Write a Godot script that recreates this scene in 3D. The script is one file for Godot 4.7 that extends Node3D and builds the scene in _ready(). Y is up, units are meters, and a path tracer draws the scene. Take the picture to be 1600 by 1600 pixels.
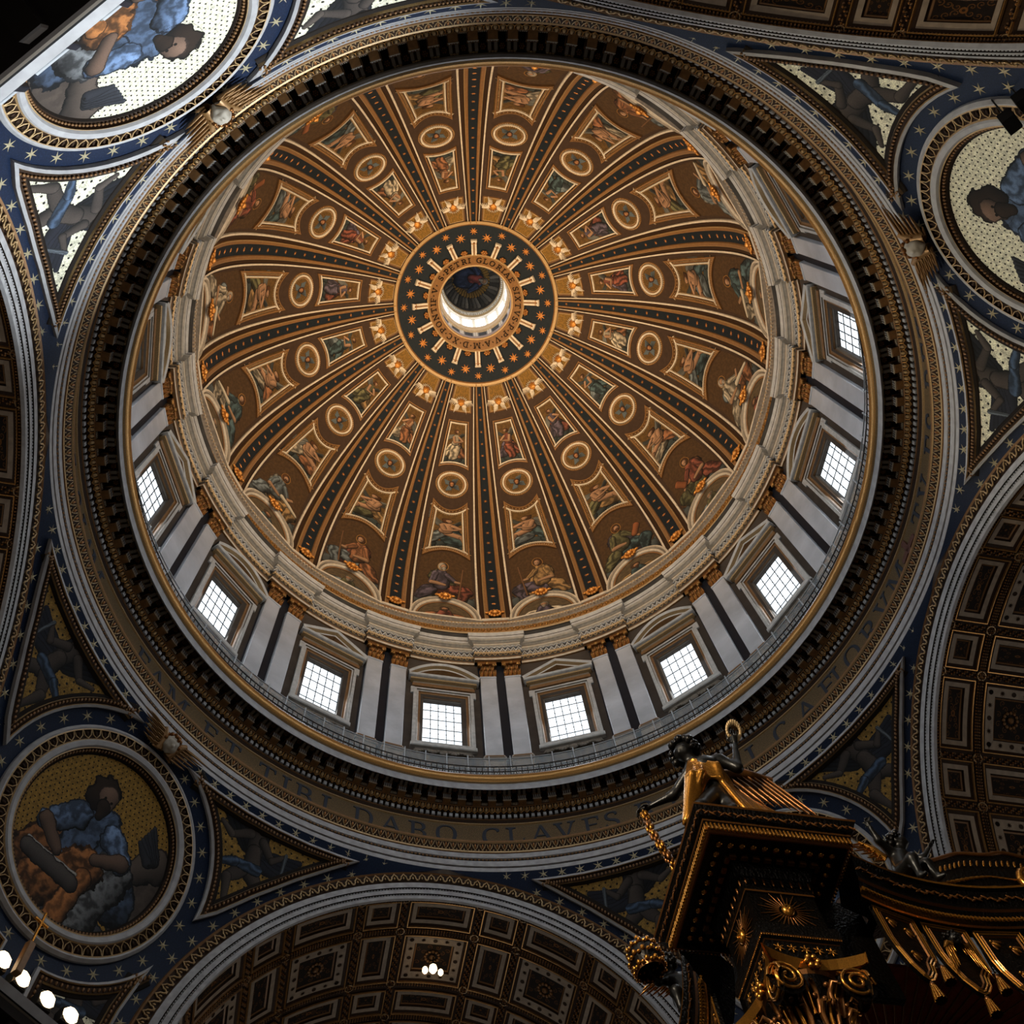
extends Node3D
# Interior of a great domed crossing, seen from the floor. Axes: y up, the four arms along +x, -x, +z, -z; units metres.

const DH0 := 78.0      # height at which the dome starts to curve in
const DRHO := 28.06    # radius of its meridian
const DEC := 6.76
const YC := 31.65      # springing of the arches and centre of the pendentive sphere
const RS := 24.845
const AD := 20.885     # plane of the arches
const AR := 11.716     # their inner radius
const ARO := 13.46
const EL := 0.314159   # elevation of a pendentive's middle

var M := {}
var taken := {}
var rng := RandomNumberGenerator.new()
var noise := FastNoiseLite.new()
var meshes := {}

class Part:
	var v := PackedVector3Array()
	var t := PackedVector2Array()
	var i := PackedInt32Array()
	var smooth := false

class MB:
	var parts := {}
	func part(m: String, smooth := false) -> Part:
		var key := m + ("~" if smooth else "")
		if not parts.has(key):
			var p := Part.new()
			p.smooth = smooth
			parts[key] = p
		return parts[key]
	func quad(m: String, a: Vector3, b: Vector3, c: Vector3, d: Vector3) -> void:
		var p := part(m)
		var k := p.v.size()
		p.v.append_array(PackedVector3Array([a, b, c, d]))
		p.t.append_array(PackedVector2Array([Vector2(0, 1), Vector2(1, 1), Vector2(1, 0), Vector2(0, 0)]))
		p.i.append_array(PackedInt32Array([k, k + 1, k + 2, k, k + 2, k + 3]))
	func grid(m: String, rows: Array, smooth := false, closed := false) -> void:
		var p := part(m, smooth)
		var k := p.v.size()
		var nc: int = rows[0].size()
		var nr: int = rows.size()
		for r in nr:
			p.v.append_array(rows[r])
			for c in nc:
				p.t.push_back(Vector2(float(c) / maxf(nc - 1, 1), 1.0 - float(r) / maxf(nr - 1, 1)))
		for r in nr - 1:
			for c in (nc if closed else nc - 1):
				var a := k + r * nc + c
				var b := k + r * nc + (c + 1) % nc
				p.i.append_array(PackedInt32Array([a, b, b + nc, a, b + nc, a + nc]))
	func box(m: String, lo: Vector3, hi: Vector3, f := Transform3D.IDENTITY) -> void:
		var c := []
		for q in 8:
			c.push_back(f * Vector3(hi.x if q & 1 else lo.x, hi.y if q & 2 else lo.y, hi.z if q & 4 else lo.z))
		quad(m, c[0], c[2], c[3], c[1]); quad(m, c[4], c[5], c[7], c[6]); quad(m, c[0], c[1], c[5], c[4])
		quad(m, c[2], c[6], c[7], c[3]); quad(m, c[0], c[4], c[6], c[2]); quad(m, c[1], c[3], c[7], c[5])
	func cbox(m: String, lo: Vector3, hi: Vector3, e: float, f := Transform3D.IDENTITY) -> void:
		# a box with its front (+z) edges bevelled
		var a := [Vector3(lo.x, lo.y, lo.z), Vector3(hi.x, lo.y, lo.z), Vector3(hi.x, hi.y, lo.z), Vector3(lo.x, hi.y, lo.z)]
		var b := [Vector3(lo.x, lo.y, hi.z - e), Vector3(hi.x, lo.y, hi.z - e), Vector3(hi.x, hi.y, hi.z - e), Vector3(lo.x, hi.y, hi.z - e)]
		var d := [Vector3(lo.x + e, lo.y + e, hi.z), Vector3(hi.x - e, lo.y + e, hi.z), Vector3(hi.x - e, hi.y - e, hi.z), Vector3(lo.x + e, hi.y - e, hi.z)]
		for q in 4:
			var w := (q + 1) % 4
			quad(m, f * a[q], f * a[w], f * b[w], f * b[q])
			quad(m, f * b[q], f * b[w], f * d[w], f * d[q])
		quad(m, f * d[0], f * d[1], f * d[2], f * d[3])
		quad(m, f * a[3], f * a[2], f * a[1], f * a[0])
	func ball(m: String, c: Vector3, r: Vector3, f := Transform3D.IDENTITY, nu := 10, nv := 6) -> void:
		var rows := []
		for a in nv + 1:
			var row := PackedVector3Array()
			var th := PI * a / nv
			for b in nu:
				var ph := TAU * b / nu
				row.push_back(f * (c + Vector3(r.x * sin(th) * cos(ph), r.y * cos(th), r.z * sin(th) * sin(ph))))
			rows.push_back(row)
		grid(m, rows, true, true)
	func tube(m: String, pts: PackedVector3Array, rad: PackedFloat32Array, n := 8, flat := 1.0) -> void:
		var rows := []
		var up := Vector3(0.123, 0.97, 0.2).normalized()
		for a in pts.size():
			var d: Vector3 = (pts[mini(a + 1, pts.size() - 1)] - pts[maxi(a - 1, 0)]).normalized()
			var x := up.cross(d)
			if x.length() < 0.05:
				x = Vector3(1, 0, 0.1).cross(d)
			x = x.normalized()
			var y := d.cross(x)
			up = y
			var row := PackedVector3Array()
			for b in n:
				var ph := TAU * b / n
				row.push_back(pts[a] + (x * cos(ph) + y * sin(ph) * flat) * rad[mini(a, rad.size() - 1)])
			rows.push_back(row)
		grid(m, rows, true, true)
	func poly(m: String, pts: PackedVector2Array, map: Callable, off := 0.0) -> void:
		var tri := Geometry2D.triangulate_polygon(pts)
		var p := part(m)
		var k := p.v.size()
		for q in pts:
			p.v.push_back(map.call(q.x, q.y, off))
			p.t.push_back(Vector2.ZERO)
		for j in tri:
			p.i.push_back(k + j)
	func mesh(mats: Dictionary) -> ArrayMesh:
		var am := ArrayMesh.new()
		for key in parts:
			var p: Part = parts[key]
			if p.i.is_empty():
				continue
			var arr := []
			arr.resize(Mesh.ARRAY_MAX)
			arr[Mesh.ARRAY_VERTEX] = p.v
			arr[Mesh.ARRAY_TEX_UV] = p.t
			arr[Mesh.ARRAY_INDEX] = p.i
			if p.smooth:
				var st := SurfaceTool.new()
				st.create_from_arrays(arr)
				st.generate_normals()
				st.commit(am)
			else:
				am.add_surface_from_arrays(Mesh.PRIMITIVE_TRIANGLES, arr)
			var mn: String = key.trim_suffix("~")
			am.surface_set_material(am.get_surface_count() - 1, mats[mn])
		return am

# ---------------------------------------------------------------- nodes
func numbered(called: String) -> String:
	taken[called] = taken.get(called, -1) + 1
	return called if taken[called] == 0 else "%s_%03d" % [called, taken[called]]

func tag(o: Node3D, label: String, category := "", group := "", kind := "") -> Node3D:
	o.set_meta("label", label)
	if category: o.set_meta("category", category)
	if group: o.set_meta("group", group)
	if kind: o.set_meta("kind", kind)
	return o

func thing(called: String, label: String, category: String, at := Transform3D.IDENTITY, group := "", kind := "") -> Node3D:
	var o := Node3D.new()
	o.name = called if kind == "structure" and called not in ["ceiling"] else numbered(called)
	add_child(o)
	o.transform = at
	return tag(o, label, category, group, kind)

func obj(called: String, mb, parent: Node3D, kind := "") -> MeshInstance3D:
	var o := MeshInstance3D.new()
	o.mesh = mb.mesh(M) if mb is MB else mb
	o.name = called
	parent.add_child(o, true)
	if kind: o.set_meta("kind", kind)
	return o

func many(called: String, mesh: Mesh, places: Array, parent: Node3D) -> void:
	var mm := MultiMesh.new()
	mm.transform_format = MultiMesh.TRANSFORM_3D
	mm.mesh = mesh
	mm.instance_count = places.size()
	for k in places.size():
		mm.set_instance_transform(k, places[k])
	var o := MultiMeshInstance3D.new()
	o.multimesh = mm
	o.name = called
	parent.add_child(o, true)
	o.set_meta("kind", "stuff")

# ---------------------------------------------------------------- curves
func pol(r: float, deg: float, h: float) -> Vector3:
	var a := deg_to_rad(deg)
	return Vector3(r * cos(a), h, r * sin(a))

func ring_frame(r: float, deg: float, h: float) -> Transform3D:
	# x along the wall, y up, z towards the axis
	var a := deg_to_rad(deg)
	var z := Vector3(-cos(a), 0, -sin(a))
	return Transform3D(Basis(Vector3.UP.cross(z), Vector3.UP, z), pol(r, deg, h))

func lathe(mb: MB, prof: Array, n := 192, a0 := 0.0, a1 := 360.0, smooth := false) -> void:
	# prof: [radius, height, material of the band up to the next point]
	for k in prof.size() - 1:
		if prof[k].size() < 3 or prof[k][2] == "":
			continue
		var rows := []
		for j in [k, k + 1]:
			var row := PackedVector3Array()
			for c in n + 1:
				row.push_back(pol(prof[j][0], a0 + (a1 - a0) * c / n, prof[j][1]))
			rows.push_back(row)
		mb.grid(prof[k][2], rows, smooth)

func dr(h: float) -> float:
	if h < DH0: return DRHO - DEC
	return sqrt(maxf(DRHO * DRHO - (h - DH0) * (h - DH0), 0.0)) - DEC

func dome(deg: float, h: float, off := 0.0) -> Vector3:
	if h <= DH0: return pol(DRHO - DEC - off, deg, h)
	var f := asin(minf((h - DH0) / DRHO, 1.0))
	return pol((DRHO - off) * cos(f) - DEC, deg, DH0 + (DRHO - off) * sin(f))

func s_of(h: float) -> float:
	return h - DH0 if h < DH0 else DRHO * asin((h - DH0) / DRHO)

func h_of(s: float) -> float:
	return DH0 + s if s < 0.0 else DH0 + DRHO * sin(s / DRHO)

func dmap(u: float, s: float, off: float) -> Vector3:
	var h := h_of(s)
	return dome(rad_to_deg(u / dr(h)), h, off)

func us(deg: float, h: float) -> Vector2:
	return Vector2(deg_to_rad(deg) * dr(h), s_of(h))

func pmap(u: float, v: float, off: float) -> Vector3:
	# the pendentive between +x and +z: gnomonic about its middle
	var a := PI / 4
	var n := Vector3(cos(EL) * cos(a), sin(EL), cos(EL) * sin(a))
	var e2 := Vector3(-sin(EL) * cos(a), cos(EL), -sin(EL) * sin(a))
	var e1 := e2.cross(n)
	return Vector3(0, YC, 0) + (n * RS + e1 * u + e2 * v).normalized() * (RS - off)

func pinv(p: Vector3) -> Vector2:
	var a := PI / 4
	var n := Vector3(cos(EL) * cos(a), sin(EL), cos(EL) * sin(a))
	var e2 := Vector3(-sin(EL) * cos(a), cos(EL), -sin(EL) * sin(a))
	var e1 := e2.cross(n)
	var q := p - Vector3(0, YC, 0)
	var k := q.dot(n)
	return Vector2(q.dot(e1), q.dot(e2)) / k * RS

func dens(pts: PackedVector2Array, step: float, closed := true) -> PackedVector2Array:
	var out := PackedVector2Array()
	var n := pts.size()
	for k in (n if closed else n - 1):
		var a := pts[k]
		var b := pts[(k + 1) % n]
		var m := maxi(1, int(a.distance_to(b) / step))
		for j in m:
			out.push_back(a.lerp(b, float(j) / m))
	if not closed: out.push_back(pts[n - 1])
	return out

func inset(pts: PackedVector2Array, d: float) -> PackedVector2Array:
	var n := pts.size()
	var area := 0.0
	for k in n:
		area += pts[k].cross(pts[(k + 1) % n])
	var sg := signf(area)
	var out := PackedVector2Array()
	for k in n:
		var e0 := (pts[k] - pts[(k + n - 1) % n]).normalized()
		var e1 := (pts[(k + 1) % n] - pts[k]).normalized()
		var n0 := Vector2(-e0.y, e0.x) * sg
		var n1 := Vector2(-e1.y, e1.x) * sg
		var b := (n0 + n1)
		var q := b.normalized()
		out.push_back(pts[k] + q * d / maxf(q.dot(n0), 0.32))
	return out

func frame(mb: MB, map: Callable, pts: PackedVector2Array, prof: Array) -> void:
	# prof: [inset, offset, material up to the next]
	for k in prof.size() - 1:
		if prof[k][2] == "": continue
		var rows := []
		for j in [k, k + 1]:
			var row := PackedVector3Array()
			for q in inset(pts, prof[j][0]):
				row.push_back(map.call(q.x, q.y, prof[j][1]))
			row.push_back(row[0])
			rows.push_back(row)
		mb.grid(prof[k][2], rows)

func circle(c: Vector2, r: float, n := 40) -> PackedVector2Array:
	var out := PackedVector2Array()
	for k in n:
		out.push_back(c + Vector2.from_angle(TAU * k / n) * r)
	return out

func arc2(a: Vector2, b: Vector2, rise: float, n: int) -> PackedVector2Array:
	# from a to b bulging by rise to the left of the way
	var out := PackedVector2Array()
	var nn := (b - a).orthogonal().normalized()
	for k in n + 1:
		var t := float(k) / n
		out.push_back(a.lerp(b, t) - nn * rise * (1.0 - pow(2.0 * t - 1.0, 2)))
	return out

func sides(bot: PackedVector2Array, top: PackedVector2Array, k := 5) -> PackedVector2Array:
	# closed outline of bottom (left to right), right side, top, left side
	var out := bot.duplicate()
	for j in range(1, k + 1):
		out.push_back(bot[bot.size() - 1].lerp(top[top.size() - 1], float(j) / (k + 1)))
	for j in range(top.size() - 1, -1, -1):
		out.push_back(top[j])
	for j in range(1, k + 1):
		out.push_back(top[0].lerp(bot[0], float(j) / (k + 1)))
	return out

func patch(mb: MB, m: String, map: Callable, bot: PackedVector2Array, top: PackedVector2Array, n: int, off: float) -> void:
	var rows := []
	for r in n + 1:
		var row := PackedVector3Array()
		for c in bot.size():
			var q := bot[c].lerp(top[c], float(r) / n)
			row.push_back(map.call(q.x, q.y, off))
		rows.push_back(row)
	mb.grid(m, rows)

func inner(outline: PackedVector2Array, nb: int, k: int, d: float) -> Array:
	# bottom and top of an outline from sides(), inset by d
	var q := inset(outline, d)
	var bot := q.slice(0, nb)
	var top := q.slice(nb + k, nb + k + nb)
	top.reverse()
	return [bot, top]

func disc(mb: MB, m: String, map: Callable, c: Vector2, r: float, off: float, n := 36, rings := 4) -> void:
	# with planar texture coordinates
	var p: Part = mb.part(m)
	var k := p.v.size()
	p.v.push_back(map.call(c.x, c.y, off)); p.t.push_back(Vector2(0.5, 0.5))
	for j in range(1, rings + 1):
		for q in n:
			var d := Vector2.from_angle(TAU * q / n) * j / rings
			p.v.push_back(map.call(c.x + d.x * r, c.y + d.y * r, off))
			p.t.push_back(Vector2(0.5 + d.x * 0.5, 0.5 - d.y * 0.5))
	for q in n:
		var w := (q + 1) % n
		p.i.append_array(PackedInt32Array([k, k + 1 + q, k + 1 + w]))
		for j in rings - 1:
			var a := k + 1 + j * n
			p.i.append_array(PackedInt32Array([a + q, a + n + q, a + n + w, a + q, a + n + w, a + w]))

func star(mb: MB, m: String, map: Callable, c: Vector2, r: float, points: int, thin: float, off: float, turn := 0.0) -> void:
	# a raised star with sloping faces
	var p: Part = mb.part(m)
	var k := p.v.size()
	p.v.push_back(map.call(c.x, c.y, off + 0.04)); p.t.push_back(Vector2.ZERO)
	for j in points * 2:
		var d := Vector2.from_angle(turn + PI * j / points) * (r if j % 2 == 0 else r * thin)
		p.v.push_back(map.call(c.x + d.x, c.y + d.y, off)); p.t.push_back(Vector2.ZERO)
	for j in points * 2:
		p.i.append_array(PackedInt32Array([k, k + 1 + j, k + 1 + (j + 1) % (points * 2)]))

# ---------------------------------------------------------------- materials
func ntex(freq: float, lo: float, hi: float, kind := FastNoiseLite.TYPE_SIMPLEX, warp := 0.0, tint := Color.WHITE) -> NoiseTexture2D:
	var f := FastNoiseLite.new()
	f.noise_type = kind
	f.frequency = freq
	f.fractal_octaves = 5
	f.seed = 7
	if warp > 0.0:
		f.domain_warp_enabled = true
		f.domain_warp_amplitude = warp
	var g := Gradient.new()
	g.set_color(0, Color(lo, lo, lo) * tint)
	g.set_color(1, Color(hi, hi, hi))
	var t := NoiseTexture2D.new()
	t.width = 256
	t.height = 256
	t.seamless = true
	t.noise = f
	t.color_ramp = g
	return t

func mat(key: String, c: Color, rough: float, metal := 0.0, tex: Texture2D = null, sc := 1.0, bump: Texture2D = null, bs := 1.0) -> StandardMaterial3D:
	var m := StandardMaterial3D.new()
	m.albedo_color = c
	m.roughness = rough
	m.metallic = metal
	if tex:
		m.albedo_texture = tex
		m.uv1_triplanar = true
		m.uv1_world_triplanar = true
		m.uv1_scale = Vector3.ONE * sc
	if bump:
		m.normal_enabled = true
		m.normal_texture = bump
		m.normal_scale = bs
		m.uv1_triplanar = true
		m.uv1_world_triplanar = true
		m.uv1_scale = Vector3.ONE * sc
	M[key] = m
	return m

func pic(key: String, img: Image, rough := 0.55, c := Color.WHITE) -> void:
	var m := StandardMaterial3D.new()
	m.albedo_color = c
	m.albedo_texture = ImageTexture.create_from_image(img)
	m.roughness = 0.7
	m.metallic_specular = 0.3
	M[key] = m

func make_materials() -> void:
	var soft := ntex(0.02, 0.8, 1.0)
	var fine := ntex(0.09, 0.7, 1.0)
	var vein := ntex(0.012, 0.8, 1.0, FastNoiseLite.TYPE_PERLIN, 40.0)
	var tess := ntex(0.16, 0.35, 1.0, FastNoiseLite.TYPE_CELLULAR)
	var bumpf := FastNoiseLite.new()
	bumpf.frequency = 0.05
	bumpf.seed = 3
	var bump := NoiseTexture2D.new()
	bump.width = 256; bump.height = 256; bump.seamless = true; bump.as_normal_map = true; bump.bump_strength = 6.0
	bump.noise = bumpf
	mat("ground", Color(0.25, 0.19, 0.15), 0.7, 0.0, soft, 0.4)
	mat("gold", Color(0.74, 0.54, 0.28), 0.3, 0.55, fine, 0.5)
	mat("goldpale", Color(0.76, 0.63, 0.44), 0.42, 0.3, fine, 0.5)
	mat("goldband", Color(0.52, 0.37, 0.21), 0.5, 0.15, soft, 0.5)
	mat("goldred", Color(0.60, 0.39, 0.17), 0.36, 0.45, fine, 1.0)
	mat("stucco", Color(0.80, 0.75, 0.67), 0.6, 0.0, soft, 0.4)
	mat("white", Color(0.66, 0.66, 0.67), 0.55, 0.0, soft, 0.3)
	mat("marble", Color(0.74, 0.75, 0.77), 0.4, 0.0, vein, 0.16)
	mat("stone", Color(0.46, 0.42, 0.37), 0.6, 0.0, vein, 0.3)
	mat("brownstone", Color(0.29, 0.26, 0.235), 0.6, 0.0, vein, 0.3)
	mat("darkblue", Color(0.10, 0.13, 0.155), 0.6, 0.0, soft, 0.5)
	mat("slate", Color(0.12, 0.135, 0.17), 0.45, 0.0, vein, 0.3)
	mat("blue", Color(0.115, 0.185, 0.315), 0.45, 0.0, tess, 0.5)
	mat("brown", Color(0.22, 0.15, 0.095), 0.6, 0.0, fine, 0.5)
	mat("dark", Color(0.10, 0.075, 0.055), 0.7)
	mat("black", Color(0.03, 0.03, 0.035), 0.6)
	mat("frieze", Color(0.58, 0.47, 0.31), 0.5, 0.25, tess, 0.5)
	mat("letter", Color(0.07, 0.11, 0.17), 0.6)
	mat("starpale", Color(0.68, 0.64, 0.52), 0.45, 0.2)
	mat("stargold", Color(0.66, 0.42, 0.17), 0.4, 0.4)
	mat("crossred", Color(0.33, 0.18, 0.14), 0.6)
	mat("iron", Color(0.05, 0.05, 0.055), 0.5, 0.4)
	mat("railwhite", Color(0.62, 0.64, 0.66), 0.5)
	mat("bronze", Color(0.085, 0.065, 0.045), 0.33, 0.75, fine, 0.8, bump, 0.6)
	mat("bronzeskin", Color(0.10, 0.09, 0.075), 0.38, 0.6, fine, 0.8)
	mat("gilt", Color(0.83, 0.56, 0.22), 0.25, 0.9, fine, 0.9)
	mat("giltdark", Color(0.52, 0.33, 0.15), 0.33, 0.75, fine, 0.9)
	mat("redcloth", Color(0.52, 0.2, 0.1), 0.75, 0.0, soft, 0.5)
	mat("floor", Color(0.45, 0.42, 0.40), 0.4, 0.0, vein, 0.2)
	mat("pier", Color(0.55, 0.53, 0.50), 0.6, 0.0, vein, 0.15)
	mat("framestone", Color(0.74, 0.735, 0.72), 0.5, 0.0, soft, 0.3)
	mat("mask", Color(0.86, 0.58, 0.25), 0.33, 0.45, fine, 1.0)
	mat("band", Color(0.20, 0.185, 0.17), 0.6)
	for k in ["ground", "brown", "dark", "blue", "darkblue", "brownstone", "slate", "black", "redcloth"]: M[k].metallic_specular = 0.25
	mat("coffertan", Color(0.60, 0.53, 0.45), 0.6, 0.0, soft, 0.4)
	mat("wingbrown", Color(0.60, 0.45, 0.27), 0.4, 0.35, fine, 0.8)
	mat("face", Color(0.60, 0.57, 0.52), 0.5)
	var g := StandardMaterial3D.new()
	g.albedo_color = Color(0.75, 0.85, 0.9, 0.13)
	g.transparency = BaseMaterial3D.TRANSPARENCY_ALPHA
	g.roughness = 0.05
	M["glass"] = g
	glow("pane", Color(0.93, 0.97, 1.0), 1.25)
	glow("lampglow", Color(1.0, 0.86, 0.66), 5.0)

func glow(key: String, c: Color, e: float) -> void:
	var m := StandardMaterial3D.new()
	m.albedo_color = Color(0.8, 0.82, 0.85)
	m.emission_enabled = true
	m.emission = c
	m.emission_energy_multiplier = e
	m.roughness = 0.3
	M[key] = m

# ---------------------------------------------------------------- mosaics: generic painted figures
var im: Image
var iw := 0
var ih := 0
var gs := 1.0

func canvas(w: int, h: int, c: Color, speck: float, dots := 0.0) -> void:
	im = Image.create(w, h, false, Image.FORMAT_RGB8)
	iw = w
	ih = h
	for y in h:
		for x in w:
			var n := noise.get_noise_2d(x * 2.0, y * 2.0)
			var k := 1.0 + n * 0.25 + (rng.randf() - 0.5) * speck
			im.set_pixel(x, y, Color(c.r * k, c.g * k, c.b * k))
	if dots > 0.0:
		var row := 0
		var y := dots * 0.5
		while y < h:
			var x := dots * (0.5 if row % 2 else 1.0)
			while x < w:
				blot(Vector2(x, y), dots * 0.14, Color(0.07, 0.06, 0.05))
				x += dots
			y += dots * 0.8
			row += 1

func blot(p: Vector2, r: float, c: Color) -> void:
	for y in range(maxi(0, int(p.y - r)), mini(ih, int(p.y + r) + 2)):
		for x in range(maxi(0, int(p.x - r)), mini(iw, int(p.x + r) + 2)):
			if Vector2(x, y).distance_to(p) <= r: im.set_pixel(x, y, c)

func limb(a: Vector2, b: Vector2, r0: float, r1: float, c: Color, fold := 0.0) -> void:
	# a modelled brush stroke; coordinates are fractions of the width
	a *= iw; b *= iw; r0 *= iw * gs; r1 *= iw * gs
	var rm := maxf(r0, r1) * 1.25
	var ab := b - a
	var l2 := maxf(ab.length_squared(), 0.001)
	var sd := rng.randf() * 900.0
	for y in range(maxi(0, int(minf(a.y, b.y) - rm)), mini(ih, int(maxf(a.y, b.y) + rm) + 1)):
		for x in range(maxi(0, int(minf(a.x, b.x) - rm)), mini(iw, int(maxf(a.x, b.x) + rm) + 1)):
			var p := Vector2(x, y)
			var t := clampf((p - a).dot(ab) / l2, 0.0, 1.0)
			var q := p - a - ab * t
			var n1 := noise.get_noise_2d(x * 0.7 + sd, y * 0.7)
			var r := lerpf(r0, r1, t) * (1.0 + n1 * 0.25)
			var d := q.length() / r
			if d < 1.0:
				var nn := q / r
				var s := 0.42 - 0.42 * (nn.x * 0.5 + nn.y * 0.75) + 0.45 * sqrt(1.0 - d * d)
				if fold > 0.0: s *= 1.0 + 0.8 * fold * sin((q.dot(ab.orthogonal()) / sqrt(l2) / r + noise.get_noise_2d(x * 0.5 + sd, y * 0.5) * 1.1) * 5.0)
				s *= 0.93 + rng.randf() * 0.14
				if d > 0.88: s *= 0.5
				im.set_pixel(x, y, Color(c.r * s, c.g * s, c.b * s))

func halo(p: Vector2, r: float, c: Color) -> void:
	for k in 90:
		var q := (p + Vector2.from_angle(TAU * k / 90.0) * r) * iw
		if q.x > 0 and q.y > 0 and q.x < iw - 1 and q.y < ih - 1:
			im.set_pixel(int(q.x), int(q.y), c); im.set_pixel(int(q.x) + 1, int(q.y), c); im.set_pixel(int(q.x), int(q.y) + 1, c)

func wing(a: Vector2, b: Vector2, w: float, c: Color) -> void:
	var n := (b - a).orthogonal().normalized()
	for k in 6:
		var f := float(k) / 5.0
		limb(a + n * w * (f - 0.5) * 0.5, a.lerp(b, 1.0 - 0.4 * f) + n * w * (f - 0.4), w * 0.28, w * 0.13, c * (1.0 - 0.1 * (k % 2)))

func head(p: Vector2, r: float, skin: Color, hair: Color, look: float, beard := false) -> void:
	limb(p + Vector2(-look * 0.3, -0.25) * r, p + Vector2(-look * 0.5, 0.3) * r, r * 1.05, r * 0.8, hair)
	limb(p + Vector2(look * 0.15, -0.15) * r, p + Vector2(look * 0.3, 0.4) * r, r * 0.72, r * 0.5, skin)
	if beard: limb(p + Vector2(look * 0.3, 0.6) * r, p + Vector2(look * 0.35, 1.2) * r, r * 0.5, r * 0.3, hair)
	for e in [-0.28, 0.3]: blot((p + Vector2(look * 0.25 + e, -0.02) * r) * iw, maxf(1.0, r * iw * 0.1), hair * 0.4)

const CLOTH := [Color(0.46, 0.31, 0.21), Color(0.34, 0.37, 0.38), Color(0.22, 0.28, 0.29), Color(0.56, 0.52, 0.45), Color(0.40, 0.23, 0.18), Color(0.31, 0.30, 0.21), Color(0.48, 0.38, 0.25), Color(0.29, 0.26, 0.30)]

func saint(k: int) -> Image:
	rng.seed = 100 + k
	gs = 1.35
	canvas(224, 384, Color(0.25, 0.18, 0.11), 0.22)
	var sd := 1.0 if k % 2 else -1.0
	var X := func(x: float, y: float) -> Vector2: return Vector2(0.5 + sd * x * 1.4, 0.1 + y * 1.42)
	for c in 8: limb(X.call(-0.4 + c * 0.1, 0.74 + 0.05 * sin(c * 2.0)), X.call(-0.38 + c * 0.1, 0.86), 0.09, 0.08, Color(0.27, 0.29, 0.29))
	var a: Color = CLOTH[k % 8]
	var b: Color = CLOTH[(k * 3 + 1) % 8]
	var c2: Color = CLOTH[(k * 5 + 3) % 8]
	limb(X.call(0.1, 0.34), X.call(-0.02, 0.62), 0.13, 0.2, b, 0.4)
	limb(X.call(0.05, 0.6), X.call(-0.26, 0.56), 0.13, 0.1, a, 0.5)
	limb(X.call(-0.26, 0.56), X.call(-0.2, 0.76), 0.1, 0.06, a * 0.9, 0.5)
	limb(X.call(0.2, 0.6), X.call(0.3, 0.74), 0.12, 0.08, c2, 0.5)
	limb(X.call(0.06, 0.3), X.call(0.04, 0.5), 0.1, 0.11, c2, 0.35)
	limb(X.call(0.13, 0.3), X.call(0.17, 0.45), 0.055, 0.045, c2 * 1.1, 0.3)
	limb(X.call(0.17, 0.46), X.call(0.0, 0.5), 0.04, 0.025, Color(0.58, 0.45, 0.34))
	limb(X.call(-0.03, 0.32), X.call(-0.14, 0.42), 0.05, 0.035, c2, 0.3)
	limb(X.call(-0.14, 0.42), X.call(-0.2, 0.36 + 0.06 * (k % 3)), 0.03, 0.022, Color(0.58, 0.45, 0.34))
	if k % 3 == 0: limb(X.call(-0.32, 0.5), X.call(-0.06, 0.47), 0.03, 0.045, Color(0.72, 0.68, 0.6))
	elif k % 3 == 1: limb(X.call(-0.24, 0.15), X.call(-0.17, 0.72), 0.012, 0.012, Color(0.42, 0.3, 0.2))
	else: limb(X.call(-0.24, 0.28), X.call(-0.16, 0.42), 0.05, 0.05, Color(0.5, 0.3, 0.18))
	head(X.call(0.03, 0.18), 0.062, Color(0.62, 0.48, 0.37), Color(0.3, 0.19, 0.11) if k % 4 else Color(0.55, 0.52, 0.47), -sd, k % 2 == 0)
	halo(X.call(0.03, 0.17), 0.1, Color(0.62, 0.45, 0.2))
	gs = 1.0
	return im

func angel(k: int, w: int, h: int, kneel: bool) -> Image:
	rng.seed = 300 + k
	gs = 1.22
	canvas(w, h, Color(0.31, 0.225, 0.11), 0.4)
	var H := float(h) / w
	var sd := 1.0 if k % 2 else -1.0
	var X := func(x: float, y: float) -> Vector2: return Vector2(0.5 + sd * x * 1.15, y * H)
	for c in 6: limb(X.call(-0.4 + c * 0.17, 0.9), X.call(-0.3 + c * 0.15, 0.97), 0.12, 0.12, Color(0.2, 0.23, 0.23))
	wing(X.call(0.12, 0.32), X.call(0.42, 0.12 + 0.25 * (k % 3)), 0.2, Color(0.4, 0.4, 0.38))
	wing(X.call(-0.1, 0.32), X.call(-0.3, 0.2), 0.12, Color(0.26, 0.27, 0.26))
	var skin := Color(0.60, 0.46, 0.35)
	var a: Color = CLOTH[(k * 3 + 2) % 8]
	var b: Color = CLOTH[(k * 5 + 1) % 8]
	limb(X.call(0.0, 0.52), X.call(-0.12, 0.78), 0.17, 0.2, a, 0.5)
	limb(X.call(0.1, 0.58), X.call(0.25, 0.8), 0.13, 0.1, b, 0.5)
	if kneel:
		limb(X.call(-0.02, 0.58), X.call(-0.24, 0.66), 0.1, 0.085, skin)
		limb(X.call(-0.24, 0.66), X.call(-0.34, 0.87), 0.07, 0.04, skin * 0.9)
	else:
		limb(X.call(0.0, 0.6), X.call(0.05, 0.9), 0.16, 0.1, b, 0.5)
	limb(X.call(0.02, 0.33), X.call(0.03, 0.5), 0.115, 0.12, skin if kneel else b, 0.15)
	limb(X.call(0.1, 0.34), X.call(0.05, 0.48), 0.055, 0.045, skin)
	limb(X.call(0.05, 0.48), X.call(-0.16, 0.44), 0.045, 0.03, skin * 0.95)
	limb(X.call(-0.08, 0.34), X.call(-0.2, 0.42), 0.05, 0.04, skin * 1.05)
	head(X.call(0.0, 0.2), 0.085, skin, Color(0.28, 0.17, 0.09), -sd)
	gs = 1.0
	return im

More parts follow.
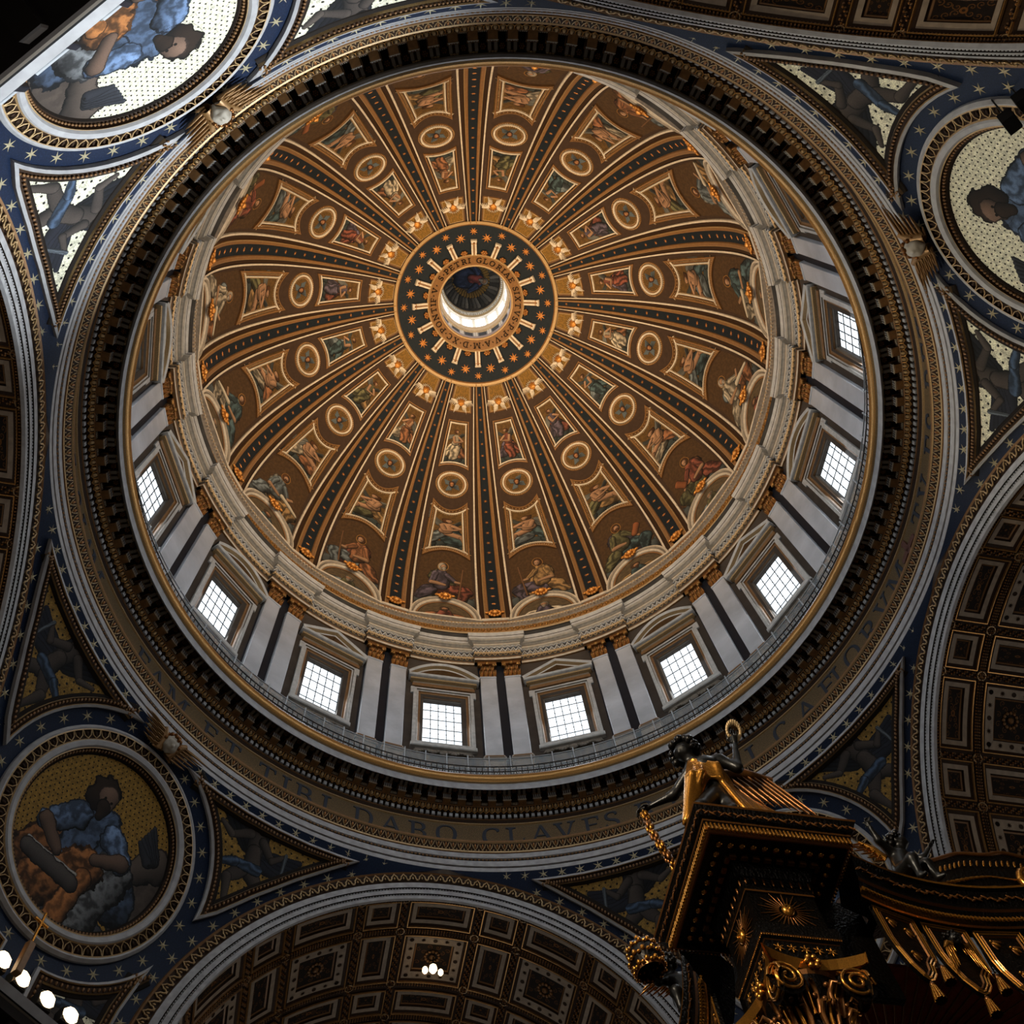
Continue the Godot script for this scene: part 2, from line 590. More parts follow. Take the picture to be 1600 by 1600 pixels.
func seraph() -> Image:
	rng.seed = 41
	canvas(160, 160, Color(0.33, 0.24, 0.115), 0.4)
	for k in 24: limb(Vector2(0.5, 0.5) + Vector2.from_angle(TAU * k / 24) * 0.2, Vector2(0.5, 0.5) + Vector2.from_angle(TAU * k / 24) * 0.44, 0.012, 0.006, Color(0.40, 0.29, 0.15))
	for k in 4:
		var d := Vector2.from_angle(PI / 4 + k * PI / 2)
		wing(Vector2(0.5, 0.5) + d * 0.08, Vector2(0.5, 0.5) + d * 0.38 + d.orthogonal() * 0.14, 0.19, Color(0.36, 0.4, 0.42))
	head(Vector2(0.5, 0.48), 0.14, Color(0.6, 0.42, 0.28), Color(0.3, 0.17, 0.1), 0.1)
	return im

func half_figure(k: int) -> Image:
	rng.seed = 500 + k
	canvas(192, 96, Color(0.30, 0.25, 0.18), 0.25)
	for c in 9: limb(Vector2(0.05 + c * 0.115, 0.46), Vector2(0.08 + c * 0.11, 0.5), 0.1, 0.1, Color(0.3, 0.28, 0.25))
	limb(Vector2(0.33, 0.42), Vector2(0.67, 0.42), 0.12, 0.12, CLOTH[(k * 3) % 8], 0.5)
	limb(Vector2(0.5, 0.3), Vector2(0.5, 0.45), 0.09, 0.13, CLOTH[(k * 3 + 4) % 8], 0.5)
	head(Vector2(0.5, 0.2), 0.06, Color(0.6, 0.44, 0.32), Color(0.5, 0.46, 0.4) if k % 2 else Color(0.26, 0.18, 0.12), 0.3 - 0.6 * (k % 2), true)
	return im

func big_figure(k: int, bg: Color, speck: float) -> Image:
	# a seated robed figure among clouds with a companion animal, on a dotted gold ground; up is towards the dome
	rng.seed = 700 + k
	gs = 1.18
	canvas(512, 512, bg, speck, 17.0)
	var sd := 1.0 if k % 2 else -1.0
	var X := func(x: float, y: float) -> Vector2: return Vector2(0.5 + sd * x * 1.22, 0.06 + y * 1.02)
	var cl := Color(0.24, 0.25, 0.28)
	for c in 14: limb(X.call(-0.42 + 0.065 * c, 0.93 - 0.12 * sin(c * 0.24)), X.call(-0.36 + 0.06 * c, 0.97), 0.075, 0.07, cl)
	for c in 5: limb(X.call(0.3 - 0.02 * c, 0.86 + 0.02 * c), X.call(0.38, 0.9), 0.06, 0.07, cl * 1.25)
	# companion
	var an := Color(0.33, 0.29, 0.26)
	limb(X.call(-0.36, 0.42), X.call(-0.38, 0.68), 0.1, 0.12, an * 0.9, 0.1)
	limb(X.call(-0.33, 0.3), X.call(-0.24, 0.42), 0.095, 0.06, an)
	limb(X.call(-0.3, 0.24), X.call(-0.22, 0.17), 0.025, 0.008, Color(0.5, 0.45, 0.38))
	wing(X.call(-0.3, 0.3), X.call(-0.2, 0.15), 0.1, Color(0.2, 0.21, 0.24))
	blot(X.call(-0.3, 0.32) * iw, 4.0, Color(0.05, 0.04, 0.04))
	# robes
	var blue := Color(0.27, 0.33, 0.42)
	var ochre := Color(0.46, 0.30, 0.17)
	limb(X.call(0.1, 0.4), X.call(0.22, 0.74), 0.1, 0.12, ochre * 0.9, 0.45)
	limb(X.call(0.02, 0.36), X.call(0.0, 0.6), 0.14, 0.15, blue, 0.3)
	limb(X.call(-0.12, 0.44), X.call(-0.24, 0.62), 0.1, 0.12, blue * 0.85, 0.4)
	limb(X.call(-0.17, 0.5), X.call(-0.1, 0.86), 0.11, 0.12, Color(0.38, 0.39, 0.4), 0.45)
	limb(X.call(-0.04, 0.58), X.call(0.12, 0.82), 0.11, 0.13, ochre, 0.5)
	limb(X.call(-0.06, 0.62), X.call(-0.03, 0.92), 0.05, 0.06, ochre * 1.3, 0.3)
	var skin := Color(0.40, 0.32, 0.27)
	limb(X.call(0.13, 0.36), X.call(0.24, 0.52), 0.075, 0.055, blue * 1.15, 0.4)
	limb(X.call(0.24, 0.52), X.call(0.12, 0.6), 0.045, 0.03, skin)
	limb(X.call(-0.08, 0.34), X.call(-0.18, 0.42), 0.07, 0.055, blue * 1.35, 0.4)
	limb(X.call(-0.18, 0.42), X.call(-0.06, 0.5), 0.045, 0.03, skin)
	limb(X.call(-0.02, 0.64), X.call(0.26, 0.66), 0.012, 0.012, Color(0.62, 0.62, 0.6))
	limb(X.call(-0.02, 0.69), X.call(0.24, 0.7), 0.045, 0.045, Color(0.3, 0.28, 0.27))
	head(X.call(0.07, 0.19), 0.085, skin * 1.15, Color(0.17, 0.13, 0.1), -sd, true)
	halo(X.call(0.08, 0.185), 0.125, Color(0.1, 0.08, 0.06))
	gs = 1.0
	return im

func corner_putto(k: int, bg: Color, speck: float) -> Image:
	rng.seed = 900 + k
	canvas(320, 320, bg, speck, 15.0)
	var sk := Color(0.27, 0.24, 0.22)
	var dk := Color(0.13, 0.14, 0.18)
	var X := func(x: float, y: float) -> Vector2: return Vector2(x, y)
	wing(X.call(0.5, 0.36), X.call(0.86, 0.16), 0.2, dk)
	wing(X.call(0.42, 0.44), X.call(0.16, 0.36), 0.13, dk)
	limb(X.call(0.5, 0.33), X.call(0.47, 0.42), 0.06, 0.058, sk)
	limb(X.call(0.47, 0.42), X.call(0.45, 0.52), 0.052, 0.062, sk)
	limb(X.call(0.43, 0.54), X.call(0.33, 0.6), 0.05, 0.036, sk)
	limb(X.call(0.33, 0.6), X.call(0.3, 0.74), 0.034, 0.02, sk * 0.9)
	limb(X.call(0.3, 0.75), X.call(0.26, 0.77), 0.018, 0.012, sk * 0.9)
	limb(X.call(0.49, 0.54), X.call(0.55, 0.63), 0.05, 0.034, sk)
	limb(X.call(0.55, 0.63), X.call(0.5, 0.75), 0.032, 0.02, sk)
	limb(X.call(0.55, 0.34), X.call(0.65, 0.41), 0.032, 0.024, sk)
	limb(X.call(0.65, 0.41), X.call(0.74, 0.38), 0.023, 0.015, sk * 1.1)
	limb(X.call(0.45, 0.34), X.call(0.35, 0.4), 0.032, 0.024, sk)
	limb(X.call(0.35, 0.4), X.call(0.28, 0.33), 0.023, 0.015, sk * 1.1)
	limb(X.call(0.4, 0.5), X.call(0.55, 0.53), 0.035, 0.03, Color(0.22, 0.28, 0.36), 0.4)
	limb(X.call(0.55, 0.53), X.call(0.68, 0.6), 0.03, 0.012, Color(0.22, 0.28, 0.36), 0.4)
	limb(X.call(0.28, 0.32), X.call(0.24, 0.52), 0.014, 0.01, Color(0.34, 0.37, 0.4), 0.3)
	head(X.call(0.5, 0.245), 0.058, sk * 1.1, Color(0.12, 0.09, 0.07), 0.5)
	return im

func lantern_vision() -> Image:
	rng.seed = 77
	canvas(192, 192, Color(0.20, 0.18, 0.16), 0.3)
	for k in 40:
		var d := Vector2.from_angle(TAU * k / 40.0)
		limb(Vector2(0.5, 0.5) + d * 0.34, Vector2(0.5, 0.5) + d * 0.44, 0.05, 0.04, Color(0.3, 0.28, 0.25) * (0.7 + 0.3 * (k % 3)))
		limb(Vector2(0.5, 0.5) + d * 0.25, Vector2(0.5, 0.5) + d * 0.3, 0.035, 0.03, Color(0.42, 0.32, 0.14))
	limb(Vector2(0.5, 0.42), Vector2(0.5, 0.6), 0.15, 0.2, Color(0.16, 0.19, 0.27), 0.4)
	limb(Vector2(0.5, 0.36), Vector2(0.5, 0.48), 0.09, 0.08, Color(0.42, 0.2, 0.17), 0.4)
	limb(Vector2(0.38, 0.4), Vector2(0.28, 0.5), 0.06, 0.03, Color(0.16, 0.19, 0.27), 0.3)
	limb(Vector2(0.62, 0.4), Vector2(0.72, 0.5), 0.06, 0.03, Color(0.16, 0.19, 0.27), 0.3)
	head(Vector2(0.5, 0.28), 0.06, Color(0.5, 0.38, 0.28), Color(0.45, 0.42, 0.38), 0.1, true)
	return im

func arabesque(k: int, w: int, h: int) -> Image:
	# scrolling gilt foliage on a dark ground
	rng.seed = 1200 + k
	canvas(w, h, Color(0.10, 0.065, 0.035), 0.3)
	var H := float(h) / w
	var g := Color(0.42, 0.27, 0.11)
	for sx in [-1.0, 1.0]:
		for sy in [-1.0, 1.0]:
			for c in 3:
				var o := Vector2(0.5 + sx * (0.12 + 0.14 * c), H * 0.5 + sy * H * (0.14 + 0.1 * ((c + k) % 3)))
				var last := o
				for j in 12:
					var q := o + Vector2.from_angle(sx * sy * j * 0.62 + c) * (0.012 + 0.006 * j)
					limb(last, q, 0.012, 0.012, g)
					last = q
	blot(Vector2(0.5, H * 0.5) * w, w * 0.07, g)
	blot(Vector2(0.5, H * 0.5) * w, w * 0.03, g * 0.4)
	return im

func make_mosaics() -> void:
	noise.frequency = 0.03
	noise.seed = 5
	for k in 8: pic("saint%d" % k, saint(k), 0.5)
	for k in 6: pic("kneel%d" % k, angel(k, 144, 244, true), 0.5)
	for k in 6: pic("stand%d" % k, angel(k + 10, 100, 224, false), 0.5)
	pic("seraph", seraph(), 0.5)
	for k in 4: pic("half%d" % k, half_figure(k), 0.5)
	rng.seed = 9
	canvas(128, 128, Color(0.42, 0.31, 0.13), 0.5)
	pic("goldground", im, 0.45)
	for k in 4: pic("figure%d" % k, big_figure(k, Color(0.52, 0.40, 0.17) if k == 0 else Color(0.80, 0.79, 0.70), 0.5), 0.32)
	for k in 4: pic("putto%d" % k, corner_putto(k, Color(0.50, 0.39, 0.18) if k < 2 else Color(0.80, 0.79, 0.70), 0.5), 0.32)
	pic("vision", lantern_vision(), 0.6)
	for k in 3: pic("scroll%d" % k, arabesque(k, 160, 80 if k == 0 else 160), 0.5)

# ---------------------------------------------------------------- light
func area(called: String, at: Vector3, towards: Vector3, size: Vector2, c: Color, e: float) -> void:
	var l := AreaLight3D.new()
	l.name = called
	l.area_size = size
	l.area_normalize_energy = false
	l.light_color = c
	l.light_energy = e
	l.shadow_enabled = true
	l.set("area_range", 200.0)
	add_child(l, true)
	var up := Vector3.UP if absf((towards - at).normalized().y) < 0.95 else Vector3.RIGHT
	l.look_at_from_position(at, towards, up)

func omni(called: String, at: Vector3, c: Color, e: float, size := 0.15) -> void:
	var l := OmniLight3D.new()
	l.name = called
	l.position = at
	l.light_color = c
	l.light_energy = e
	l.light_size = size
	l.omni_range = 200.0
	l.omni_attenuation = 2.0
	l.shadow_enabled = true
	add_child(l, true)

func spot(called: String, at: Vector3, towards: Vector3, c: Color, e: float, angle: float, size := 0.2) -> void:
	var l := SpotLight3D.new()
	l.name = called
	l.light_color = c
	l.light_energy = e
	l.light_size = size
	l.spot_range = 200.0
	l.spot_attenuation = 2.0
	l.spot_angle = angle
	l.spot_angle_attenuation = 0.8
	l.shadow_enabled = true
	add_child(l, true)
	l.look_at_from_position(at, towards, Vector3.UP if absf((towards - at).normalized().y) < 0.95 else Vector3.RIGHT)

# ---------------------------------------------------------------- dome
const DOFF := 0.4

func turned(o: Node3D, deg: float) -> void:
	o.rotation.y = -deg_to_rad(deg)

func build_dome() -> void:
	var root := thing("ceiling", "ribbed dome of gold-framed mosaics and dark starred ribs around a round eye", "dome", Transform3D.IDENTITY, "", "structure")
	var mb := MB.new()
	var prof := []
	for k in 41:
		var h := 75.0 + 27.0 * k / 40.0
		prof.push_back([dr(h) + 0.12, h, "ground"])
	lathe(mb, prof, 192)
	prof = []
	for k in 41:
		var h := 75.0 + 27.3 * k / 40.0
		prof.push_back([dr(h) + 1.3, h + 0.4, "ground"])
	lathe(mb, prof, 64)
	obj("dome_shell", mb, root)
	# one panel, then copies
	var kn := 12
	var upb := arc2(us(-5.7, 95.65), us(5.7, 95.65), 0.5, kn)
	var upt := arc2(us(-5.2, 99.55), us(5.2, 99.55), 0.0, kn)
	var upo := sides(upb, upt)
	var lob := arc2(us(-6.25, 85.5), us(6.25, 85.5), 1.2, kn)
	var lot := arc2(us(-5.5, 92.5), us(5.5, 92.5), -1.1, kn)
	var loo := sides(lob, lot)
	var gb := arc2(us(-7.5, 75.3), us(7.5, 75.3), 0.0, kn)
	var gt := arc2(us(-7.5, 101.9), us(7.5, 101.9), 0.0, kn)
	var ground := MB.new()
	var rows := []
	for r in 31:
		var h := 75.3 + 26.6 * r / 30.0
		var row := PackedVector3Array()
		for c in 9: row.push_back(dome(-7.6 + 15.2 * c / 8.0, h, 0.0))
		rows.push_back(row)
	ground.grid("ground", rows)
	var uf := MB.new()
	frame(uf, dmap, upo, [[0.0, 0.0, "goldband"], [0.0, 0.13, "goldband"], [0.11, 0.15, "goldband"], [0.13, 0.07, "brown"], [0.22, 0.07, "stucco"], [0.24, 0.14, "stucco"], [0.34, 0.14, "stucco"], [0.36, 0.02, "goldpale"], [0.40, 0.02, "goldpale"]])
	var ui := inner(upo, kn + 1, 5, 0.38)
	var lf := MB.new()
	frame(lf, dmap, loo, [[0.0, 0.0, "goldband"], [0.0, 0.17, "goldband"], [0.14, 0.2, "goldband"], [0.17, 0.1, "brown"], [0.27, 0.1, "goldband"], [0.29, 0.15, "goldband"], [0.36, 0.15, "brown"], [0.38, 0.08, "brown"], [0.42, 0.08, "stucco"], [0.44, 0.16, "stucco"], [0.55, 0.14, "stucco"], [0.57, 0.02, "goldpale"], [0.63, 0.02, "goldpale"]])
	var li := inner(loo, kn + 1, 5, 0.58)
	# bead rows on the frames
	var bead := MB.new()
	bead.ball("goldpale", Vector3.ZERO, Vector3.ONE * 0.055, Transform3D.IDENTITY, 6, 4)
	var beadm := bead.mesh(M)
	var spots := []
	for q in dens(inset(loo, 0.60), 0.2): spots.push_back(Transform3D(Basis.IDENTITY, dmap(q.x, q.y, 0.06)))
	for q in dens(inset(loo, 0.22), 0.2): spots.push_back(Transform3D(Basis.IDENTITY, dmap(q.x, q.y, 0.12)))
	var mc := us(0.0, 94.2)
	for q in circle(mc, 1.52, 48): spots.push_back(Transform3D(Basis.IDENTITY, dmap(q.x, q.y, 0.08)))
	for q in circle(mc, 1.1, 36): spots.push_back(Transform3D(Basis.IDENTITY, dmap(q.x, q.y, 0.06)))
	var mf := MB.new()
	frame(mf, dmap, circle(mc, 1.62), [[0.0, 0.0, "goldband"], [0.02, 0.08, "goldband"], [0.16, 0.06, "brown"], [0.2, 0.06, "stucco"], [0.22, 0.17, "stucco"], [0.36, 0.16, "stucco"], [0.38, 0.05, "goldband"], [0.58, 0.03, "goldband"]])
	var md := MB.new()
	disc(md, "seraph", dmap, mc, 1.08, 0.04)
	var sb := arc2(us(-7.3, 76.3), us(7.3, 76.3), 0.0, kn)
	var st := arc2(us(-6.4, 85.35), us(6.4, 85.35), 1.18, kn)
	# lunette moulding over each panel's foot
	var lp := PackedVector2Array()
	for k in 25:
		var a := PI * k / 24.0
		lp.push_back(Vector2(cos(a) * 3.02, s_of(75.15) + 4.05 * sin(a)))
	var lun := MB.new()
	frame(lun, dmap, lp, [[0.0, 0.0, "stucco"], [0.0, 0.34, "stucco"], [0.16, 0.4, "stucco"], [0.2, 0.26, "stone"], [0.34, 0.24, "stucco"], [0.36, 0.3, "stucco"], [0.5, 0.2, "stucco"], [0.52, 0.12, "goldband"], [0.66, 0.1, "brown"], [0.7, 0.06, "brown"]])
	var lq := inset(lp, 0.6)
	var lbot := PackedVector2Array()
	var ltop := PackedVector2Array()
	for k in 13:
		var j := lq.size() - 1 - k
		ltop.push_back(lq[int(j * 24.0 / 24.0) - k] if k * 2 < 25 else lq[0])
	ltop = PackedVector2Array()
	for k in 25: ltop.push_back(lq[24 - k])
	for k in 25: lbot.push_back(Vector2(ltop[k].x, lq[0].y))
	var chf := MB.new()
	var chb := arc2(us(-6.2, 100.15), us(6.2, 100.15), 0.0, kn)
	var cht := arc2(us(-5.6, 101.85), us(5.6, 101.85), 0.0, kn)
	frame(chf, dmap, sides(chb, cht), [[0.0, 0.0, "goldband"], [0.02, 0.1, "goldband"], [0.09, 0.08, "brown"], [0.12, 0.03, "goldpale"], [0.17, 0.05, "goldpale"], [0.2, 0.02, ""]])
	var chi := inner(sides(chb, cht), kn + 1, 5, 0.2)
	var ground_m := ground.mesh(M)
	var shared := {"upper_frame": uf.mesh(M), "lower_frame": lf.mesh(M), "medallion_frame": mf.mesh(M), "medallion_mosaic": md.mesh(M), "lunette_moulding": lun.mesh(M), "eye_frame": chf.mesh(M)}
	for k in 16:
		var p := obj("dome_panel", ground_m, root)
		turned(p, 22.5 * k + DOFF)
		for key in shared: obj(key, shared[key], p)
		var a := MB.new(); patch(a, "stand%d" % (k * 5 % 6), dmap, ui[0], ui[1], 6, 0.04); obj("upper_mosaic", a, p)
		a = MB.new(); patch(a, "kneel%d" % (k * 5 % 6), dmap, li[0], li[1], 8, 0.04); obj("lower_mosaic", a, p)
		a = MB.new(); patch(a, "saint%d" % (k * 3 % 8), dmap, sb, st, 8, 0.03); obj("figure_mosaic", a, p)
		a = MB.new(); patch(a, "half%d" % (k % 4), dmap, lbot, ltop, 3, 0.07); obj("lunette_mosaic", a, p)
		a = MB.new(); patch(a, "goldground", dmap, chi[0], chi[1], 2, 0.03); obj("gold_ground", a, p)
		many("bead_row", beadm, spots, p)
	# ribs
	var rb := MB.new()
	var rp := [[3.95, 0.0, "stucco"], [3.9, 0.15, "stucco"], [3.45, 0.15, "brown"], [3.4, 0.05, "brown"], [2.4, 0.05, "goldband"], [2.35, 0.2, "goldpale"], [2.2, 0.24, "goldband"], [1.45, 0.2, "goldband"], [1.3, 0.09, "darkblue"], [-1.3, 0.09, "goldband"], [-1.45, 0.2, "goldband"], [-2.2, 0.24, "goldpale"], [-2.35, 0.2, "goldband"], [-2.4, 0.05, "brown"], [-3.4, 0.05, "brown"], [-3.45, 0.15, "stucco"], [-3.9, 0.15, "stucco"], [-3.95, 0.0, ""]]
	for k in rp.size() - 1:
		var rr := []
		for j in [k, k + 1]:
			var row := PackedVector3Array()
			for c in 41:
				var h := h_of(lerpf(s_of(75.7), s_of(101.9), c / 40.0))
				row.push_back(dome(rp[j][0], h, rp[j][1]))
			rr.push_back(row)
		rb.grid(rp[k][2], rr)
	var ribm := rb.mesh(M)
	var fm := MB.new()
	fm.cbox("stucco", Vector3(-1.15, -0.35, -0.4), Vector3(1.15, 0.0, 0.32), 0.05, ring_frame(21.3, 0, 75.7))
	fm.cbox("goldband", Vector3(-1.0, -0.7, -0.4), Vector3(1.0, -0.35, 0.25), 0.05, ring_frame(21.3, 0, 75.7))
	var footm := fm.mesh(M)
	var ss := MB.new()
	for c in 22:
		var s := lerpf(s_of(77.4), s_of(101.3), c / 21.0)
		star(ss, "stargold", dmap, Vector2(0, s), 0.25 - 0.004 * c, 6, 0.3, 0.1)
	var starm := ss.mesh(M)
	for k in 16:
		var r := obj("dome_rib", ribm, root)
		turned(r, 22.5 * k + 11.25 + DOFF)
		obj("star_row", starm, r, "stuff")
		obj("rib_foot", footm, r)

func build_eye() -> void:
	# the round eye: blue starred collar, lettered ring and the lantern seen through it
	var root := thing("trim_3", "dark blue collar with gold stars and a lettered gold ring around the dome's eye", "oculus collar", Transform3D.IDENTITY, "", "structure")
	var mb := MB.new()
	lathe(mb, [[8.05, 101.55, "goldpale"], [7.98, 101.62, "goldpale"], [7.78, 101.75, "goldband"], [7.68, 101.9, "darkblue"], [4.7, 103.22, "darkblue"], [4.2, 103.7, ""]], 128)
	lathe(mb, [[9.0, 103.0, "ground"], [3.7, 105.2, "ground"], [3.6, 104.2, ""]], 64)
	obj("blue_collar", mb, root)
	mb = MB.new()
	lathe(mb, [[4.85, 103.25, "goldred"], [4.82, 102.95, "goldpale"], [4.74, 102.88, "goldpale"], [4.66, 102.95, "goldband"], [3.72, 103.6, "goldpale"], [3.62, 103.6, "goldpale"], [3.54, 103.7, "goldband"], [3.54, 104.6, ""]], 128)
	obj("letter_ring", mb, root)
	var cm := MB.new()
	for sx in [-1, 1]:
		cm.cbox("stucco", Vector3(sx * 0.17 - 0.09, -0.8, 0.0), Vector3(sx * 0.17 + 0.09, 0.75, 0.3), 0.03)
	cm.cbox("goldband", Vector3(-0.08, -0.75, 0.0), Vector3(0.08, 0.7, 0.2), 0.03)
	cm.cbox("stucco", Vector3(-0.3, -0.86, 0.0), Vector3(0.3, -0.7, 0.36), 0.04)
	cm.cbox("goldred", Vector3(-0.27, -0.55, 0.0), Vector3(0.27, -0.48, 0.33), 0.02)
	var conm := cm.mesh(M)
	var rm := MB.new()
	for k in 7:
		var a := TAU * k / 6.0
		rm.ball("goldred", Vector3(cos(a) * 0.17, sin(a) * 0.17, 0.1) if k < 6 else Vector3(0, 0, 0.16), Vector3.ONE * 0.12, Transform3D.IDENTITY, 6, 4)
	var rosm := rm.mesh(M)
	for k in 16:
		var d := deg_to_rad(22.5 * k + 11.25 + DOFF)
		var out := Vector3(cos(d), 0, sin(d))
		var nrm := (Vector3(0, -1, 0) * 0.9 - out * 0.4).normalized()
		var y := (-out * 0.9 + Vector3(0, 0.4, 0)).normalized()
		var c := obj("console", conm, root)
		c.transform = Transform3D(Basis(y.cross(nrm), y, nrm), pol(5.52, 22.5 * k + 11.25 + DOFF, 102.86))
		d = deg_to_rad(22.5 * k + DOFF)
		out = Vector3(cos(d), 0, sin(d))
		nrm = (Vector3(0, -1, 0) * 0.9 - out * 0.4).normalized()
		y = (-out * 0.9 + Vector3(0, 0.4, 0)).normalized()
		c = obj("rosette", rosm, root)
		c.transform = Transform3D(Basis(y.cross(nrm) * 1.3, y, nrm), pol(5.05, 22.5 * k + DOFF, 103.0))
		for j in 2:
			var sm := MB.new()
			var deg := 22.5 * k + DOFF + (11.25 if j == 0 else 0.0)
			var r0 := 7.08 if j == 0 else 6.5
			var h0 := 102.14 if j == 0 else 102.4
			d = deg_to_rad(deg)
			out = Vector3(cos(d), 0, sin(d))
			nrm = (Vector3(0, -1, 0) * 0.914 - out * 0.405).normalized()
			y = (-out * 0.914 + Vector3(0, 0.405, 0)).normalized()
			var f := Transform3D(Basis(y.cross(nrm), y, nrm), pol(r0, deg, h0))
			star(sm, "stargold", func(u, v, o): return f * Vector3(u, v, o), Vector2.ZERO, 0.42 if j == 0 else 0.52, 8, 0.36, 0.03, PI / 8)
			obj("star", sm, root)
	# lettering, read from below with its tops outwards
	ring_text(root, "· S·PETRI GLORIAE SIXTVS·P·P·V·A·M·D·XC·PONTIF·V", 4.2, 103.2, 167.5, -1.0, 360.0, 0.62, "dark", true)
	var lan := thing("wall_lantern", "bright ring of lantern windows under a small painted cupola, seen through the dome's eye", "lantern", Transform3D.IDENTITY, "", "structure")
	mb = MB.new()
	lathe(mb, [[3.9, 104.3, "goldband"], [3.56, 104.55, "goldband"], [3.56, 104.8, "stucco"], [3.75, 104.85, "stone"], [3.75, 107.6, "stucco"], [3.5, 107.7, "goldpale"], [3.42, 108.1, "goldband"], [3.5, 108.6, "goldpale"], [3.42, 109.1, "goldpale"], [3.75, 109.25, ""]], 96)
	lathe(mb, [[3.8, 115.2, "stucco"], [3.5, 115.4, "goldpale"], [3.42, 116.4, "stone"], [3.5, 116.5, "stucco"], [3.3, 117.6, "goldpale"], [3.25, 118.1, "goldpale"], [3.5, 118.5, ""]], 96)
	lathe(mb, [[4.1, 104.0, "stone"], [4.1, 119.0, "stone"], [0.05, 124.2, ""]], 48)
	obj("lantern_wall", mb, lan)
	mb = MB.new()
	disc(mb, "vision", func(u, v, o): return Vector3(v, 118.5 + 2.8 * sqrt(maxf(0.0, 1.0 - (u * u + v * v) / 11.6)), u), Vector2.ZERO, 3.4, 0.0, 48, 8)
	obj("cupola_mosaic", mb, lan)
	var pm := MB.new()
	pm.cbox("stucco", Vector3(-0.16, 109.2, -0.25), Vector3(0.16, 115.3, 0.08), 0.04)
	var pilm := pm.mesh(M)
	var dm := MB.new()
	for sx in [-1, 1]: dm.cbox("stucco", Vector3(sx * 0.62 - 0.1, 104.85, -0.2), Vector3(sx * 0.62 + 0.1, 107.6, 0.06), 0.03)
	dm.quad("dark", Vector3(-0.4, 105.4, 0.03), Vector3(0.4, 105.4, 0.03), Vector3(0.4, 107.1, 0.03), Vector3(-0.4, 107.1, 0.03))
	var lowm := dm.mesh(M)
	var wm := MB.new()
	wm.quad("pane", Vector3(-0.62, 109.25, 0.0), Vector3(0.62, 109.25, 0.0), Vector3(0.62, 115.25, 0.0), Vector3(-0.62, 115.25, 0.0))
	var panem := wm.mesh(M)
	var den := []
	for k in 96:
		den.push_back(ring_frame(3.36, 3.75 * k, 116.9))
	var tb := MB.new()
	tb.box("stucco", Vector3(-0.07, -0.3, -0.1), Vector3(0.07, 0.3, 0.08))
	many("dentil_row", tb.mesh(M), den, lan)
	for k in 16:
		var f := ring_frame(3.7, 22.5 * k + 11.25, 0)
		obj("mullion", pilm, lan).transform = f
		obj("low_pier", lowm, lan).transform = ring_frame(3.7, 22.5 * k, 0)
		obj("pane", panem, lan).transform = ring_frame(3.72, 22.5 * k, 0)
	for k in 8:
		area("lantern_window_light", pol(3.3, 45.0 * k, 112.2), Vector3(0, 111.0, 0), Vector2(2.2, 5.6), Color(0.95, 0.97, 1.0), 0.9)

func letter_mesh(ch: String, size: float, m: String) -> Mesh:
	var key := ch + str(size) + m
	if not meshes.has(key):
		var f := SystemFont.new()
		f.font_names = PackedStringArray(["Droid Serif"])
		var tm := TextMesh.new()
		tm.text = ch
		tm.font = f
		tm.font_size = 64
		tm.pixel_size = size / 46.0
		tm.depth = 0.06
		tm.curve_step = 2.0
		tm.material = M[m]
		meshes[key] = tm
	return meshes[key]

const WIDE := {"I": 0.5, " ": 0.55, "·": 0.45, "E": 0.8, "S": 0.75, "P": 0.8, "M": 1.25, "O": 1.1, "G": 1.05, "D": 1.05, "L": 0.8, "F": 0.75}

func ring_text(root: Node3D, text: String, r: float, h: float, start: float, dir: float, span: float, size: float, m: String, flat: bool) -> void:
	var total := 0.0
	for ch in text: total += WIDE.get(ch, 1.0)
	var at := 0.0
	for ch in text:
		var w: float = WIDE.get(ch, 1.0)
		var deg := start + dir * span * (at + w * 0.5) / total
		at += w
		if ch == " ": continue
		var o := obj("letter" if ch != "·" else "stop", letter_mesh(ch, size, m), root)
		var d := deg_to_rad(deg)
		var out := Vector3(cos(d), 0, sin(d))
		if flat:
			var nrm := (Vector3(0, -0.82, 0) - out * 0.57).normalized()
			var y := (out * 0.82 - Vector3(0, 0.57, 0)).normalized()
			o.transform = Transform3D(Basis(y.cross(nrm), y, nrm), pol(r, deg, h))

# ---------------------------------------------------------------- drum
const RW := 21.75

func brk(deg: float) -> bool:
	# true where the upper entablature breaks forward over a pair of pilasters
	var a := fposmod(deg - 11.25, 22.5)
	return a < 4.75 or a > 17.75

func broken_ring(mb: MB, prof: Array, shift: float) -> void:
	# a ring that steps out by shift over every pair of pilasters; prof: [radius, height, extra half-angle, material]
	for k in prof.size() - 1:
		if prof[k][3] == "": continue
		var rr := []
		for j in [k, k + 1]:
			var row := PackedVector3Array()
			var e: float = prof[j][2]
			for b in 16:
				var c := 22.5 * b + 11.25
				for q in 5: row.push_back(pol(prof[j][0] - shift, c - 4.75 - e + (9.5 + 2.0 * e) * q / 4.0, prof[j][1]))
				for q in 7: row.push_back(pol(prof[j][0], c + 4.75 + e + (13.0 - 2.0 * e) * q / 6.0, prof[j][1]))
			row.push_back(row[0])
			rr.push_back(row)
		mb.grid(prof[k][3], rr)

